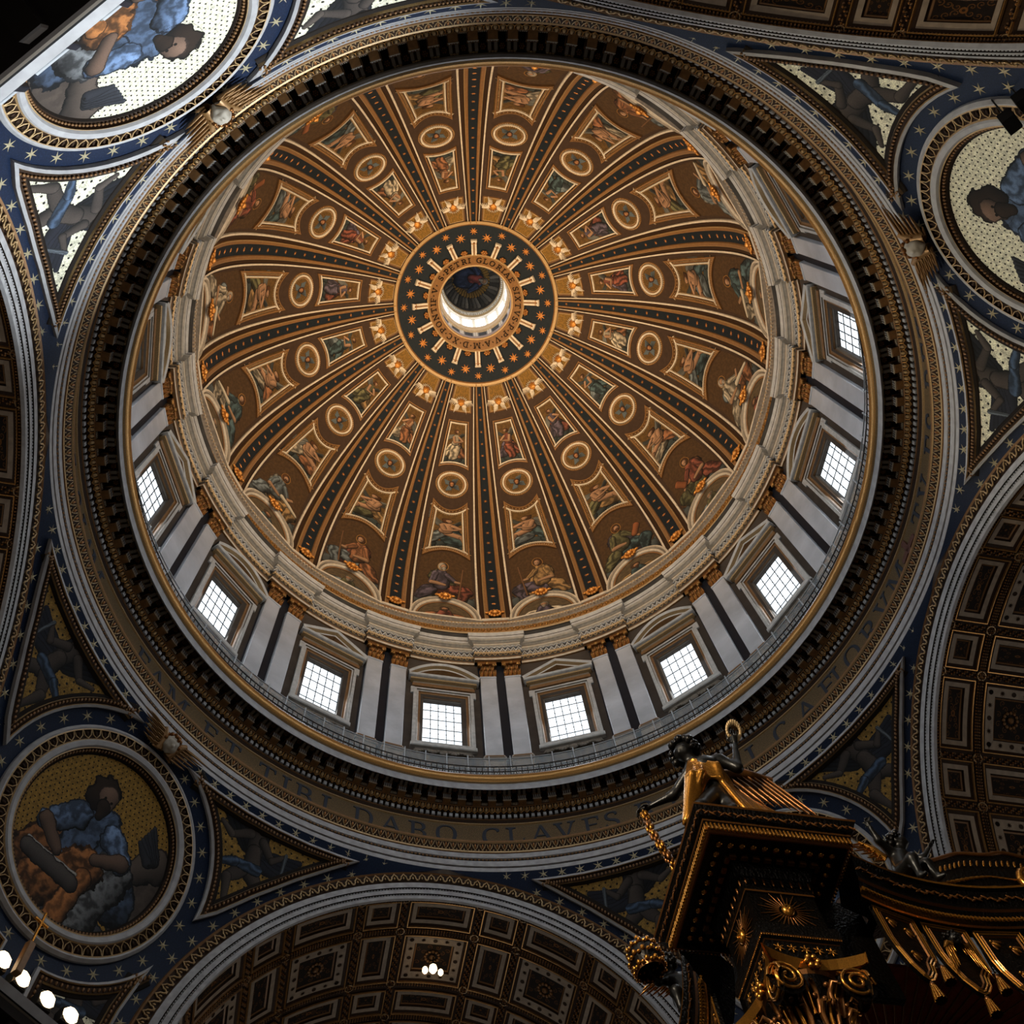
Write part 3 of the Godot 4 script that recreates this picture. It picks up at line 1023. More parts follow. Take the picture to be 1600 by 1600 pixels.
func build_drum() -> void:
	var wall := thing("wall_drum", "tall ring of marble pilaster pairs and windows carrying the dome", "drum wall", Transform3D.IDENTITY, "", "structure")
	var mb := MB.new()
	for b in 16:
		var c := 22.5 * b
		# wall round the window opening, and dark recess between the pilasters
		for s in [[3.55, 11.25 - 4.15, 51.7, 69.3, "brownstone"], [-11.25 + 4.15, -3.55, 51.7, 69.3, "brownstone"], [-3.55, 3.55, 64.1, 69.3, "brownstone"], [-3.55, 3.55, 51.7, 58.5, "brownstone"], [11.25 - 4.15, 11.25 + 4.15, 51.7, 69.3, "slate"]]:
			var rr := []
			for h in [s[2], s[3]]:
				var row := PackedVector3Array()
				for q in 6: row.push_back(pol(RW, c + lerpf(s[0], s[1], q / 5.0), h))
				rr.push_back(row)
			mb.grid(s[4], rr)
	obj("wall_face", mb, wall)
	mb = MB.new()
	lathe(mb, [[23.4, 51.0, "brownstone"], [23.4, 58.3, ""]], 96)
	lathe(mb, [[23.4, 64.2, "brownstone"], [23.4, 77.0, ""]], 96)
	for b in 16:
		lathe(mb, [[23.4, 58.2, "brownstone"], [23.4, 64.3, ""]], 8, 22.5 * b + 4.2, 22.5 * b + 18.3)
	obj("wall_back", mb, wall)
	# pilaster with base and capital
	var sh := MB.new()
	sh.cbox("marble", Vector3(-0.585, 57.0, -0.3), Vector3(0.585, 67.05, 0.3), 0.03)
	sh.cbox("marble", Vector3(-0.62, 66.85, -0.3), Vector3(0.62, 67.05, 0.36), 0.04)
	var shaft := sh.mesh(M)
	var ba := MB.new()
	ba.cbox("goldband", Vector3(-0.68, 56.72, -0.3), Vector3(0.68, 57.02, 0.42), 0.1)
	ba.cbox("stone", Vector3(-0.74, 56.3, -0.3), Vector3(0.74, 56.72, 0.5), 0.06)
	ba.cbox("stone", Vector3(-0.7, 51.7, -0.3), Vector3(0.7, 56.3, 0.42), 0.05)
	var base := ba.mesh(M)
	var ca := MB.new()
	ca.cbox("goldband", Vector3(-0.5, 67.05, -0.3), Vector3(0.5, 68.85, 0.24), 0.08)
	for row in 2:
		for q in 4 - row:
			var x := -0.48 + 0.32 * q + 0.16 * row
			var y := 67.1 + 0.55 * row
			for w in [-1, 0, 1]:
				ca.tube("gold" if w == 0 else "goldred", PackedVector3Array([Vector3(x + w * 0.05, y, 0.26), Vector3(x + w * 0.1, y + 0.4, 0.32), Vector3(x + w * 0.09, y + 0.62, 0.46), Vector3(x + w * 0.05, y + 0.56, 0.56)]), PackedFloat32Array([0.07, 0.09, 0.075, 0.03]), 6, 0.5)
	for sx in [-1, 1]:
		for q in 9:
			var t := q / 8.0
			ca.ball("gold", Vector3(sx * (0.52 + 0.13 * cos(t * 5.5) * (1.0 - t * 0.7)), 68.62 + 0.18 * sin(t * 5.5) * (1.0 - t * 0.7), 0.38), Vector3(0.08, 0.08, 0.11), Transform3D.IDENTITY, 6, 4)
	ca.ball("gold", Vector3(0, 68.8, 0.44), Vector3(0.16, 0.16, 0.12), Transform3D.IDENTITY, 7, 5)
	ca.cbox("goldred", Vector3(-0.72, 68.85, -0.3), Vector3(0.72, 69.12, 0.44), 0.06)
	var cap := ca.mesh(M)
	for b in 16:
		for s in [-1, 1]:
			var f := ring_frame(RW, 22.5 * b + 11.25 + s * 2.42 + 0.15, 0)
			var p := obj("pilaster", shaft, wall)
			p.transform = f
			obj("pilaster_base", base, p)
			obj("capital", cap, p)
	# windows
	var fr := MB.new()
	var idm := func(u, v, o): return Vector3(u, v, o)
	var outer := dens(PackedVector2Array([Vector2(-2.13, 57.9), Vector2(2.13, 57.9), Vector2(2.13, 64.55), Vector2(2.25, 64.55), Vector2(2.25, 65.2), Vector2(-2.25, 65.2), Vector2(-2.25, 64.55), Vector2(-2.13, 64.55)]), 50.0)
	var recto := PackedVector2Array([Vector2(-2.13, 57.9), Vector2(2.13, 57.9), Vector2(2.13, 64.85), Vector2(-2.13, 64.85)])
	frame(fr, idm, recto, [[0.0, -0.3, "framestone"], [0.0, 0.3, "framestone"], [0.22, 0.32, "stone"], [0.24, 0.22, "framestone"], [0.36, 0.22, "goldband"], [0.4, 0.12, "goldband"], [0.52, 0.1, "stone"], [0.56, -0.1, ""]])
	for sx in [-1, 1]: fr.cbox("framestone", Vector3(sx * 2.2 - 0.14, 64.2, -0.2), Vector3(sx * 2.2 + 0.14, 65.0, 0.26), 0.03)
	var framem := fr.mesh(M)
	var inn := MB.new()
	frame(inn, idm, PackedVector2Array([Vector2(-1.6, 58.4), Vector2(1.6, 58.4), Vector2(1.6, 64.3), Vector2(-1.6, 64.3)]), [[0.0, 0.05, "brownstone"], [0.1, 0.0, "goldband"], [0.13, -0.12, "stone"], [0.24, -0.2, "brownstone"], [0.26, -0.6, ""]])
	var innm := inn.mesh(M)
	var si := MB.new()
	si.cbox("framestone", Vector3(-2.2, 57.55, -0.3), Vector3(2.2, 57.92, 0.42), 0.06)
	si.cbox("stone", Vector3(-1.9, 57.2, -0.3), Vector3(1.9, 57.55, 0.2), 0.05)
	for sx in [-1, 1]:
		for q in 10:
			var t := q / 9.0
			si.ball("stone", Vector3(sx * (0.4 + 1.5 * t), 57.2 - 0.1 * sin(t * 9.0), 0.22), Vector3(0.14, 0.12, 0.1) * (1.2 - 0.5 * t), Transform3D.IDENTITY, 6, 4)
	si.ball("stone", Vector3(0, 57.1, 0.25), Vector3(0.3, 0.25, 0.14), Transform3D.IDENTITY, 8, 5)
	var sillm := si.mesh(M)
	var ped := [MB.new(), MB.new()]
	for t in 2:
		var p: MB = ped[t]
		p.cbox("goldband", Vector3(-2.25, 65.0, -0.3), Vector3(2.25, 65.35, 0.36), 0.03)
		p.cbox("stone", Vector3(-2.2, 65.35, -0.3), Vector3(2.2, 65.7, 0.28), 0.03)
		p.cbox("goldpale", Vector3(-2.4, 65.7, -0.3), Vector3(2.4, 65.86, 0.55), 0.05)
		p.cbox("framestone", Vector3(-2.55, 65.86, -0.3), Vector3(2.55, 66.12, 0.78), 0.07)
		# raking or curved cornice, swept along its back
		var back := PackedVector2Array()
		for q in 25:
			var x := -2.62 + 5.24 * q / 24.0
			back.push_back(Vector2(x, 66.12 + (1.5 * (1.0 - absf(x) / 2.62) if t == 1 else 1.45 * (1.0 - x * x / 6.86))))
		var pr := [[0.0, -0.3, "framestone"], [0.0, 0.8, "framestone"], [0.1, 0.84, "framestone"], [0.26, 0.74, "goldpale"], [0.32, 0.5, "framestone"], [0.42, 0.46, "goldband"], [0.5, 0.14, ""]]
		for j in pr.size() - 1:
			if pr[j][2] == "": continue
			var rr := []
			for w in [j, j + 1]:
				var row := PackedVector3Array()
				for q in back: row.push_back(Vector3(q.x * (1.0 - pr[w][0] * 0.12), q.y - pr[w][0] + 0.18, pr[w][1]))
				rr.push_back(row)
			p.grid(pr[j][2], rr)
		var tym := MB.new()
		var rr2 := [PackedVector3Array(), PackedVector3Array()]
		for q in back:
			rr2[0].push_back(Vector3(q.x * 0.95, 66.1, 0.12))
			rr2[1].push_back(Vector3(q.x * 0.95, maxf(66.1, q.y - 0.3), 0.12))
		p.grid("stone", rr2)
		p.ball("brownstone", Vector3(0, 66.5, 0.14), Vector3(1.1, 0.25, 0.1), Transform3D.IDENTITY, 10, 5)
	var pedm := [ped[0].mesh(M), ped[1].mesh(M)]
	var bv := MB.new()
	bv.box("iron", Vector3(-0.02, 58.5, -0.42), Vector3(0.02, 64.2, -0.37))
	for q in 5: bv.ball("iron", Vector3(0, 59.1 + q * 1.08, -0.37), Vector3.ONE * 0.05, Transform3D.IDENTITY, 6, 4)
	var barv := bv.mesh(M)
	var bh := MB.new()
	bh.box("iron", Vector3(-1.36, -0.011, -0.43), Vector3(1.36, 0.011, -0.38))
	var barh := bh.mesh(M)
	var pq := MB.new()
	pq.quad("pane", Vector3(-1.35, 58.5, -0.46), Vector3(1.35, 58.5, -0.46), Vector3(1.35, 64.2, -0.46), Vector3(-1.35, 64.2, -0.46))
	var panem := pq.mesh(M)
	for b in 16:
		var deg := 22.5 * b + 0.2
		var w := thing("window_%d" % (b + 1), "%s window of the drum under a %s pediment, %s" % ["sunlit white" if sin(deg_to_rad(deg)) < 0.3 else "barred", "curved" if b % 2 == 0 else "triangular", where(deg)], "window", ring_frame(RW, deg, 0), "", "structure")
		obj("frame", framem, w)
		obj("inner_frame", innm, w)
		obj("sill", sillm, w)
		obj("pediment", pedm[b % 2], w)
		for q in 4: obj("glazing_bar", barv, w).position = Vector3(-0.816 + 0.544 * q, 0, 0)
		for q in 4: obj("glazing_bar", barh, w).position = Vector3(0, 59.64 + 1.14 * q, 0)
		obj("pane", panem, w)

func where(deg: float) -> String:
	# place round the ring as the photograph shows it: clock hours, twelve at the top
	var t := fposmod((90.0 - deg) / 30.0, 12.0)
	var half := int(round(t * 2.0)) % 24
	var hour := half / 2
	var names := ["twelve", "one", "two", "three", "four", "five", "six", "seven", "eight", "nine", "ten", "eleven"]
	return ("at half past %s round the ring" if half % 2 else "at %s o'clock round the ring") % names[hour]

func build_upper_trim() -> void:
	var root := thing("trim_2", "grey and gold cornice breaking forward over each pair of pilasters, with a gilded attic band", "cornice", Transform3D.IDENTITY, "", "structure")
	var mb := MB.new()
	broken_ring(mb, [[21.85, 69.1, 0.0, "goldband"], [21.62, 69.12, 0.0, "stucco"], [21.62, 69.4, 0.0, "goldband"], [21.55, 69.45, 0.05, "band"], [21.55, 69.95, 0.05, "goldpale"], [21.46, 70.06, 0.1, "stucco"], [21.62, 70.12, 0.0, "band"], [21.62, 71.0, 0.0, "stucco"], [21.42, 71.08, 0.1, "stucco"], [21.4, 71.2, 0.15, "stone"], [21.38, 71.3, 0.2, "stucco"], [21.15, 71.35, 0.7, "stucco"]], 0.45)
	obj("architrave_and_frieze", mb, root)
	mb = MB.new()
	broken_ring(mb, [[21.15, 71.33, 0.7, "stucco"], [21.02, 71.4, 1.2, "framestone"], [21.0, 71.66, 1.2, "brown"], [20.98, 71.72, 1.25, "framestone"], [20.86, 72.02, 1.35, "framestone"], [20.9, 72.08, 1.3, "stone"], [21.5, 72.1, 1.0, ""]], 0.45)
	obj("cornice", mb, root)
	mb = MB.new()
	lathe(mb, [[20.6, 72.08, "stone"], [21.75, 72.1, "stone"], [21.75, 73.2, "goldband"], [21.5, 73.25, "goldband"], [21.5, 73.9, "goldpale"], [21.4, 74.0, "gold"], [21.4, 74.75, "stucco"], [21.1, 74.9, "goldpale"], [21.1, 75.15, "stone"], [21.5, 75.3, "stone"], [21.5, 75.9, ""]], 192)
	obj("attic_band", mb, root)
	# leaf rows: zigzag of small raised chevrons on two bands
	var ch := MB.new()
	for s in [-1, 1]: ch.cbox("framestone", Vector3(-0.05, -0.3, -0.05), Vector3(0.05, 0.3, 0.1), 0.02, Transform3D(Basis(Vector3(0, 0, 1), s * 0.42), Vector3(s * 0.1, 0, 0)))
	ch.ball("stucco", Vector3(0, -0.1, 0.03), Vector3(0.06, 0.1, 0.06), Transform3D.IDENTITY, 6, 4)
	var chm := ch.mesh(M)
	var cg := MB.new()
	for s in [-1, 1]: cg.cbox("goldpale", Vector3(-0.03, -0.2, -0.05), Vector3(0.03, 0.2, 0.05), 0.015, Transform3D(Basis(Vector3(0, 0, 1), s * 0.5), Vector3(s * 0.1, 0, 0)))
	var cgm := cg.mesh(M)
	var p1 := []
	var p2 := []
	for k in 320:
		var d := 360.0 * k / 320.0
		var r := -0.45 if brk(d) else 0.0
		p1.push_back(ring_frame(21.6 + r, d, 70.45))
		p1.push_back(ring_frame(21.6 + r, d, 70.9).scaled_local(Vector3(1, 0.5, 1)))
		p2.push_back(ring_frame(21.52 + r, d, 69.72))
	many("leaf_row", chm, p1, root)
	many("zigzag_row", cgm, p2, root)
	var gm := MB.new()
	gm.ball("gold", Vector3.ZERO, Vector3(0.13, 0.26, 0.08), Transform3D.IDENTITY, 6, 4)
	gm.ball("goldpale", Vector3(0.2, 0.12, 0), Vector3.ONE * 0.08, Transform3D.IDENTITY, 6, 4)
	var p3 := []
	for k in 288: p3.push_back(ring_frame(21.36, 1.25 * k, 74.38))
	many("gilt_leaf_row", gm.mesh(M), p3, root)
	var dm := MB.new()
	dm.box("stucco", Vector3(-0.06, -0.1, -0.08), Vector3(0.06, 0.1, 0.08))
	var p4 := []
	for k in 480: p4.push_back(ring_frame(21.1, 0.75 * k, 74.82))
	many("dentil_row", dm.mesh(M), p4, root)
	# iron rail on the cornice
	var rail := thing("railing", "low black iron railing along the cornice at the foot of the dome", "railing")
	mb = MB.new()
	lathe(mb, [[21.1, 72.95, "iron"], [21.02, 72.95, "iron"], [21.02, 73.03, "iron"], [21.1, 73.03, "iron"], [21.1, 72.95, ""]], 192)
	lathe(mb, [[21.08, 72.2, "iron"], [21.03, 72.2, "iron"], [21.03, 72.26, "iron"], [21.08, 72.26, ""]], 192)
	obj("rail", mb, rail)
	var bm := MB.new()
	bm.box("iron", Vector3(-0.025, 72.1, -0.025), Vector3(0.025, 73.0, 0.025))
	var p5 := []
	for k in 360: p5.push_back(ring_frame(21.06, k, 0))
	many("baluster_row", bm.mesh(M), p5, rail)

func build_lower_trim() -> void:
	var root := thing("trim_1", "deep round entablature with a gold lettered frieze, brackets and a gilt roll cornice under the drum", "entablature", Transform3D.IDENTITY, "", "structure")
	var mb := MB.new()
	lathe(mb, [[21.6, 45.2, "white"], [20.74, 45.3, "white"], [20.74, 45.58, "dark"], [20.79, 45.6, "dark"], [20.79, 45.68, "white"], [20.72, 45.7, "white"], [20.72, 46.1, "dark"], [20.75, 46.12, "dark"], [20.75, 46.28, "white"], [20.68, 46.3, "white"], [20.68, 46.66, "goldband"], [20.62, 46.68, "goldpale"], [20.6, 46.78, "brown"], [20.62, 46.8, "brown"], [20.42, 47.16, "goldpale"], [20.36, 47.2, "goldband"], [20.36, 47.34, "stone"], [21.0, 47.4, ""]], 192)
	obj("architrave", mb, root)
	mb = MB.new()
	lathe(mb, [[21.0, 47.38, "frieze"], [21.0, 49.5, ""]], 192)
	obj("frieze", mb, root)
	mb = MB.new()
	lathe(mb, [[21.0, 49.42, "goldpale"], [20.92, 49.46, "goldpale"], [20.92, 49.53, "brown"], [20.95, 49.55, "brown"], [20.84, 49.72, "goldband"], [20.78, 49.75, "dark"], [20.86, 49.77, "dark"], [20.86, 50.05, "brown"], [20.62, 50.07, "brown"], [20.42, 50.34, "goldband"], [20.36, 50.38, "brown"], [20.36, 51.02, "dark"], [19.5, 51.02, "brown"], [19.5, 50.72, "stone"], [19.42, 50.62, "white"], [19.28, 50.45, "white"], [19.25, 51.0, ""]], 192)
	obj("corona", mb, root)
	mb = MB.new()
	lathe(mb, [[19.26, 50.98, "goldpale"], [19.14, 51.0, "gold"], [19.04, 51.12, "gold"], [18.98, 51.3, "gold"], [18.97, 51.42, "goldband"], [19.04, 51.58, "goldband"], [19.16, 51.68, "stone"], [19.22, 51.7, "white"], [19.24, 51.82, "stone"], [21.8, 51.85, ""]], 192, 0.0, 360.0, true)
	obj("gilt_roll", mb, root)
	# small repeated ornament
	var egg := MB.new()
	egg.ball("goldpale", Vector3(0, 0, 0.05), Vector3(0.1, 0.14, 0.1), Transform3D.IDENTITY, 8, 5)
	egg.tube("gold", PackedVector3Array([Vector3(-0.16, 0.14, 0.04), Vector3(-0.15, -0.06, 0.05), Vector3(0, -0.19, 0.06), Vector3(0.15, -0.06, 0.05), Vector3(0.16, 0.14, 0.04)]), PackedFloat32Array([0.03]), 5)
	var p1 := []
	var tilt := Basis(Vector3.RIGHT, 0.75)
	for k in 384: p1.push_back(ring_frame(20.52, 0.9375 * k, 50.2) * Transform3D(tilt, Vector3.ZERO))
	many("egg_and_dart", egg.mesh(M), p1, root)
	var den := MB.new()
	den.cbox("white", Vector3(-0.095, -0.14, -0.05), Vector3(0.095, 0.14, 0.16), 0.015)
	p1 = []
	for k in 384: p1.push_back(ring_frame(20.84, 0.9375 * k, 49.9))
	many("dentil_row", den.mesh(M), p1, root)
	var leaf := MB.new()
	leaf.tube("goldpale", PackedVector3Array([Vector3(-0.17, 0.2, 0.0), Vector3(-0.1, -0.02, 0.03), Vector3(0, -0.17, 0.05), Vector3(0.1, -0.02, 0.03), Vector3(0.17, 0.2, 0.0)]), PackedFloat32Array([0.025]), 5)
	leaf.ball("goldred", Vector3(0, 0.06, 0.02), Vector3(0.07, 0.13, 0.04), Transform3D.IDENTITY, 6, 4)
	leaf.ball("goldpale", Vector3(0, -0.18, 0.05), Vector3(0.05, 0.04, 0.04), Transform3D.IDENTITY, 6, 4)
	leaf.ball("goldpale", Vector3(0.2, -0.16, 0.04), Vector3(0.03, 0.06, 0.03), Transform3D.IDENTITY, 6, 4)
	p1 = []
	for k in 320: p1.push_back(ring_frame(20.54, 1.125 * k, 46.98) * Transform3D(Basis(Vector3.RIGHT, 0.5), Vector3.ZERO))
	many("leaf_moulding", leaf.mesh(M), p1, root)
	var bd := MB.new()
	bd.ball("goldband", Vector3.ZERO, Vector3(0.08, 0.06, 0.06), Transform3D.IDENTITY, 6, 4)
	p1 = []
	for k in 640: p1.push_back(ring_frame(20.72, 0.5625 * k, 46.2))
	many("bead_row", bd.mesh(M), p1, root)
	# brackets and rosettes under the corona
	var md := MB.new()
	md.cbox("brown", Vector3(-0.25, 50.42, -0.05), Vector3(0.25, 51.0, 0.36), 0.02)
	md.cbox("goldband", Vector3(-0.22, 50.36, -0.04), Vector3(0.22, 50.43, 0.34), 0.01)
	md.box("stucco", Vector3(-0.25, 50.4, 0.355), Vector3(0.25, 50.47, 0.385))
	for q in 4: md.cbox("white", Vector3(-0.22 + 0.118 * q, 50.47, 0.35), Vector3(-0.22 + 0.118 * q + 0.075, 50.78, 0.4), 0.012)
	md.box("goldband", Vector3(-0.27, 50.82, 0.0), Vector3(0.27, 50.9, 0.42))
	for s in [-1, 1]: md.cbox("stone", Vector3(s * 0.14 - 0.075, 50.78, 0.42), Vector3(s * 0.14 + 0.075, 51.0, 0.78), 0.03)
	md.box("brown", Vector3(-0.24, 50.86, 0.4), Vector3(0.24, 51.01, 0.8))
	for s in [-1, 0, 1]: md.ball("goldpale", Vector3(s * 0.13, 50.88, 0.8), Vector3(0.08, 0.06, 0.05), Transform3D.IDENTITY, 6, 4)
	var mod := md.mesh(M)
	var ro := MB.new()
	ro.box("dark", Vector3(-0.2, 50.97, 0.36), Vector3(0.2, 51.0, 0.78))
	for q in 6: ro.ball("goldred", Vector3(cos(q * TAU / 6) * 0.1, 50.95, 0.58 + sin(q * TAU / 6) * 0.1), Vector3(0.045, 0.035, 0.045), Transform3D.IDENTITY, 6, 4)
	ro.ball("goldband", Vector3(0, 50.94, 0.58), Vector3(0.04, 0.04, 0.04), Transform3D.IDENTITY, 6, 4)
	for s in [-1, 1]:
		ro.box("brown", Vector3(s * 0.2 - 0.015, 50.9, 0.36), Vector3(s * 0.2 + 0.015, 51.0, 0.78))
	for q in 5: ro.cbox("stucco", Vector3(-0.2 + 0.09 * q, 50.45, -0.02), Vector3(-0.2 + 0.09 * q + 0.05, 50.66, 0.03), 0.01)
	var ros := ro.mesh(M)
	for k in 144:
		obj("bracket", mod, root).transform = ring_frame(20.36, 2.5 * k, 0)
		obj("rosette", ros, root).transform = ring_frame(20.36, 2.5 * k + 1.25, 0)
	# inscription; the azimuths of the letters in view were read off one by one
	var put := {"M": [-158.7, -136.1, -5.2], "E": [-180.0, -144.0, -129.3, -67.1, -53.3, -24.4, 14.5, 27.6], "C": [-193.5, -187.0, -82.9, -34.5], "L": [-173.0, -79.0, -21.7], "S": [-168.5, -63.9, 17.9, 43.5], "I": [-165.3, -115.5, -108.8, -40.0], "A": [-162.2, -140.6, -98.3, -75.0, -29.2], "T": [-125.1, -118.8, 4.4, 31.0], "B": [-112.4, -93.9 - 0.2], "D": [-102.7], "O": [-89.7, -18.6], "V": [-71.3, -9.9, 8.4, 39.4], "R": [-58.5, -14.1, 35.0], "G": [-48.4], "N": [-43.8], "P": [23.8]}
	for ch in put:
		for d in put[ch]: wall_letter(root, ch, d)
	var rest := "ET SVPER HANC PETRAM AEDIFICABO"
	for k in rest.length():
		if rest[k] != " ": wall_letter(root, rest[k], 50.0 + k * 3.35)
	wall_letter(root, "E", -199.5)
	var cr := MB.new()
	for s in [0, 1]:
		cr.cbox("crossred", Vector3(-0.16, -0.75, -0.02) if s == 0 else Vector3(-0.62, -0.02, -0.02), Vector3(0.16, 0.75, 0.06) if s == 0 else Vector3(0.62, 0.3, 0.06), 0.02)
	for q in [Vector2(0, 0.78), Vector2(0, -0.78), Vector2(0.66, 0.14), Vector2(-0.66, 0.14)]: cr.ball("crossred", Vector3(q.x, q.y, 0.02), Vector3(0.2, 0.2, 0.05), Transform3D.IDENTITY, 8, 4)
	obj("cross", cr, root).transform = ring_frame(20.98, -0.6, 48.45)
	# gallery fence behind the cornice
	var rail := thing("railing", "pale glazed safety fence with slim posts round the gallery below the drum windows", "railing")
	mb = MB.new()
	for h in [52.25, 53.35, 54.45]: lathe(mb, [[19.98, h, "railwhite"], [19.92, h, "railwhite"], [19.92, h + 0.05, "railwhite"], [19.98, h + 0.05, "railwhite"], [19.98, h, ""]], 192)
	obj("rail", mb, rail)
	var pm := MB.new()
	pm.box("railwhite", Vector3(-0.035, 51.85, -0.03), Vector3(0.035, 54.75, 0.03))
	var post := pm.mesh(M)
	var lm := MB.new()
	for q in 9:
		var x := -0.6 + 0.15 * q
		for s in [-1, 1]: lm.box("railwhite", Vector3(-0.012, -0.32, -0.01), Vector3(0.012, 0.32, 0.01), Transform3D(Basis(Vector3(0, 0, 1), s * 0.4), Vector3(x, 53.0, 0)))
	var lat := lm.mesh(M)
	var gl := MB.new()
	gl.box("glass", Vector3(-0.6, 52.3, -0.008), Vector3(0.6, 54.4, 0.008))
	var glass := gl.mesh(M)
	for k in 96:
		obj("post", post, rail).transform = ring_frame(19.95, 3.75 * k, 0)
		obj("lattice", lat, rail).transform = ring_frame(19.95, 3.75 * k + 1.87, 0)
		obj("glass_panel", glass, rail).transform = ring_frame(19.95, 3.75 * k + 1.87, 0)
	rail = thing("railing", "low dark iron railing just behind the gilt roll of the gallery", "railing")
	mb = MB.new()
	for h in [51.95, 52.45, 52.95]: lathe(mb, [[19.5, h, "iron"], [19.45, h, "iron"], [19.45, h + 0.05, "iron"], [19.5, h + 0.05, "iron"], [19.5, h, ""]], 192)
	obj("rail", mb, rail)
	var bm := MB.new()
	bm.box("iron", Vector3(-0.025, 51.85, -0.02), Vector3(0.025, 53.0, 0.02))
	p1 = []
	for k in 360: p1.push_back(ring_frame(19.47, k, 0))
	many("baluster_row", bm.mesh(M), p1, rail)

func wall_letter(root: Node3D, ch: String, deg: float) -> void:
	obj("letter", letter_mesh(ch, 1.38, "letter"), root).transform = ring_frame(20.99, deg, 48.5)

# ---------------------------------------------------------------- crossing arches, vaults, pendentives
const SIDE := ["east", "north", "west", "south"]
const LOOK := ["right", "top", "left", "foot"]
const CORNER := ["northeast", "northwest", "southwest", "southeast"]

func vmap(u: float, v: float, off: float) -> Vector3:
	var a := u / 12.0
	return Vector3(v, YC + (12.0 - off) * cos(a), (12.0 - off) * sin(a))

func arch_rows(mb: MB, prof: Array) -> void:
	for k in prof.size() - 1:
		if prof[k][2] == "": continue
		var rr := []
		for j in [k, k + 1]:
			var row := PackedVector3Array([Vector3(AD + prof[j][1], 0, -prof[j][0])])
			for c in 97:
				var a := deg_to_rad(-90.0 + 180.0 * c / 96.0)
				row.push_back(Vector3(AD + prof[j][1], YC + prof[j][0] * cos(a), prof[j][0] * sin(a)))
			row.push_back(Vector3(AD + prof[j][1], 0, prof[j][0]))
			rr.push_back(row)
		mb.grid(prof[k][2], rr)

func around(r: float, x: float, deg: float) -> Transform3D:
	# on the arch face: x along the curve, y outwards, z towards the crossing
	var a := deg_to_rad(deg)
	var y := Vector3(0, cos(a), sin(a))
	var z := Vector3(-1, 0, 0)
	return Transform3D(Basis(y.cross(z), y, z), Vector3(x, YC, 0) + y * r)

func build_arches() -> void:
	var mb := MB.new()
	arch_rows(mb, [[13.75, 0.3, "goldband"], [13.46, 0.0, "goldband"], [13.34, -0.1, "goldband"], [13.28, -0.02, "brown"], [12.8, 0.1, "goldband"], [12.76, 0.06, "dark"], [12.72, 0.12, ""]])
	var leafm := mb.mesh(M)
	mb = MB.new()
	arch_rows(mb, [[12.74, 0.2, "dark"], [12.73, 0.04, "white"], [12.38, 0.04, "dark"], [12.37, 0.16, "black"], [12.29, 0.16, "dark"], [12.28, 0.1, "white"], [12.02, 0.1, "dark"], [12.01, 0.22, "black"], [11.93, 0.22, "dark"], [11.92, 0.16, "white"], [11.716, 0.16, "white"], [11.72, 0.32, "goldband"], [11.78, 0.36, "brown"], [12.02, 0.4, ""]])
	var fasm := mb.mesh(M)
	# heart-shaped leaf unit of the archivolt
	var lf := MB.new()
	lf.tube("goldpale", PackedVector3Array([Vector3(-0.24, -0.2, 0), Vector3(-0.15, -0.1, 0.03), Vector3(-0.13, 0.04, 0.05), Vector3(-0.07, 0.08, 0.05), Vector3(0, 0.2, 0.06), Vector3(0.07, 0.08, 0.05), Vector3(0.13, 0.04, 0.05), Vector3(0.15, -0.1, 0.03), Vector3(0.24, -0.2, 0)]), PackedFloat32Array([0.042]), 5)
	lf.ball("goldpale", Vector3(0, -0.05, 0.02), Vector3(0.05, 0.09, 0.04), Transform3D.IDENTITY, 6, 4)
	lf.ball("goldpale", Vector3(0.22, -0.22, 0.04), Vector3(0.1, 0.025, 0.03), Transform3D.IDENTITY, 6, 4)
	var leaf := lf.mesh(M)
	var bd := MB.new()
	bd.ball("white", Vector3.ZERO, Vector3(0.07, 0.03, 0.05), Transform3D.IDENTITY, 6, 4)
	var bead := bd.mesh(M)
	var p1 := []
	var p2 := []
	for k in 84: p1.push_back(around(13.03, AD - 0.0, -90.0 + 180.0 * (k + 0.5) / 84.0))
	for k in 250:
		p2.push_back(around(12.33, AD + 0.12, -90.0 + 180.0 * k / 249.0))
		p2.push_back(around(11.97, AD + 0.18, -90.0 + 180.0 * k / 249.0))
	for q in 4:
		var root := thing("trim_%d" % (4 + q), "white banded arch with a gold leaf border carrying the dome at the %s of the photo" % LOOK[q], "arch", Transform3D.IDENTITY, "", "structure")
		turned(root, 90.0 * q)
		obj("leaf_band", leafm, root)
		obj("fascia", fasm, root)
		many("leaf_row", leaf, p1, root)
		many("bead_row", bead, p2, root)

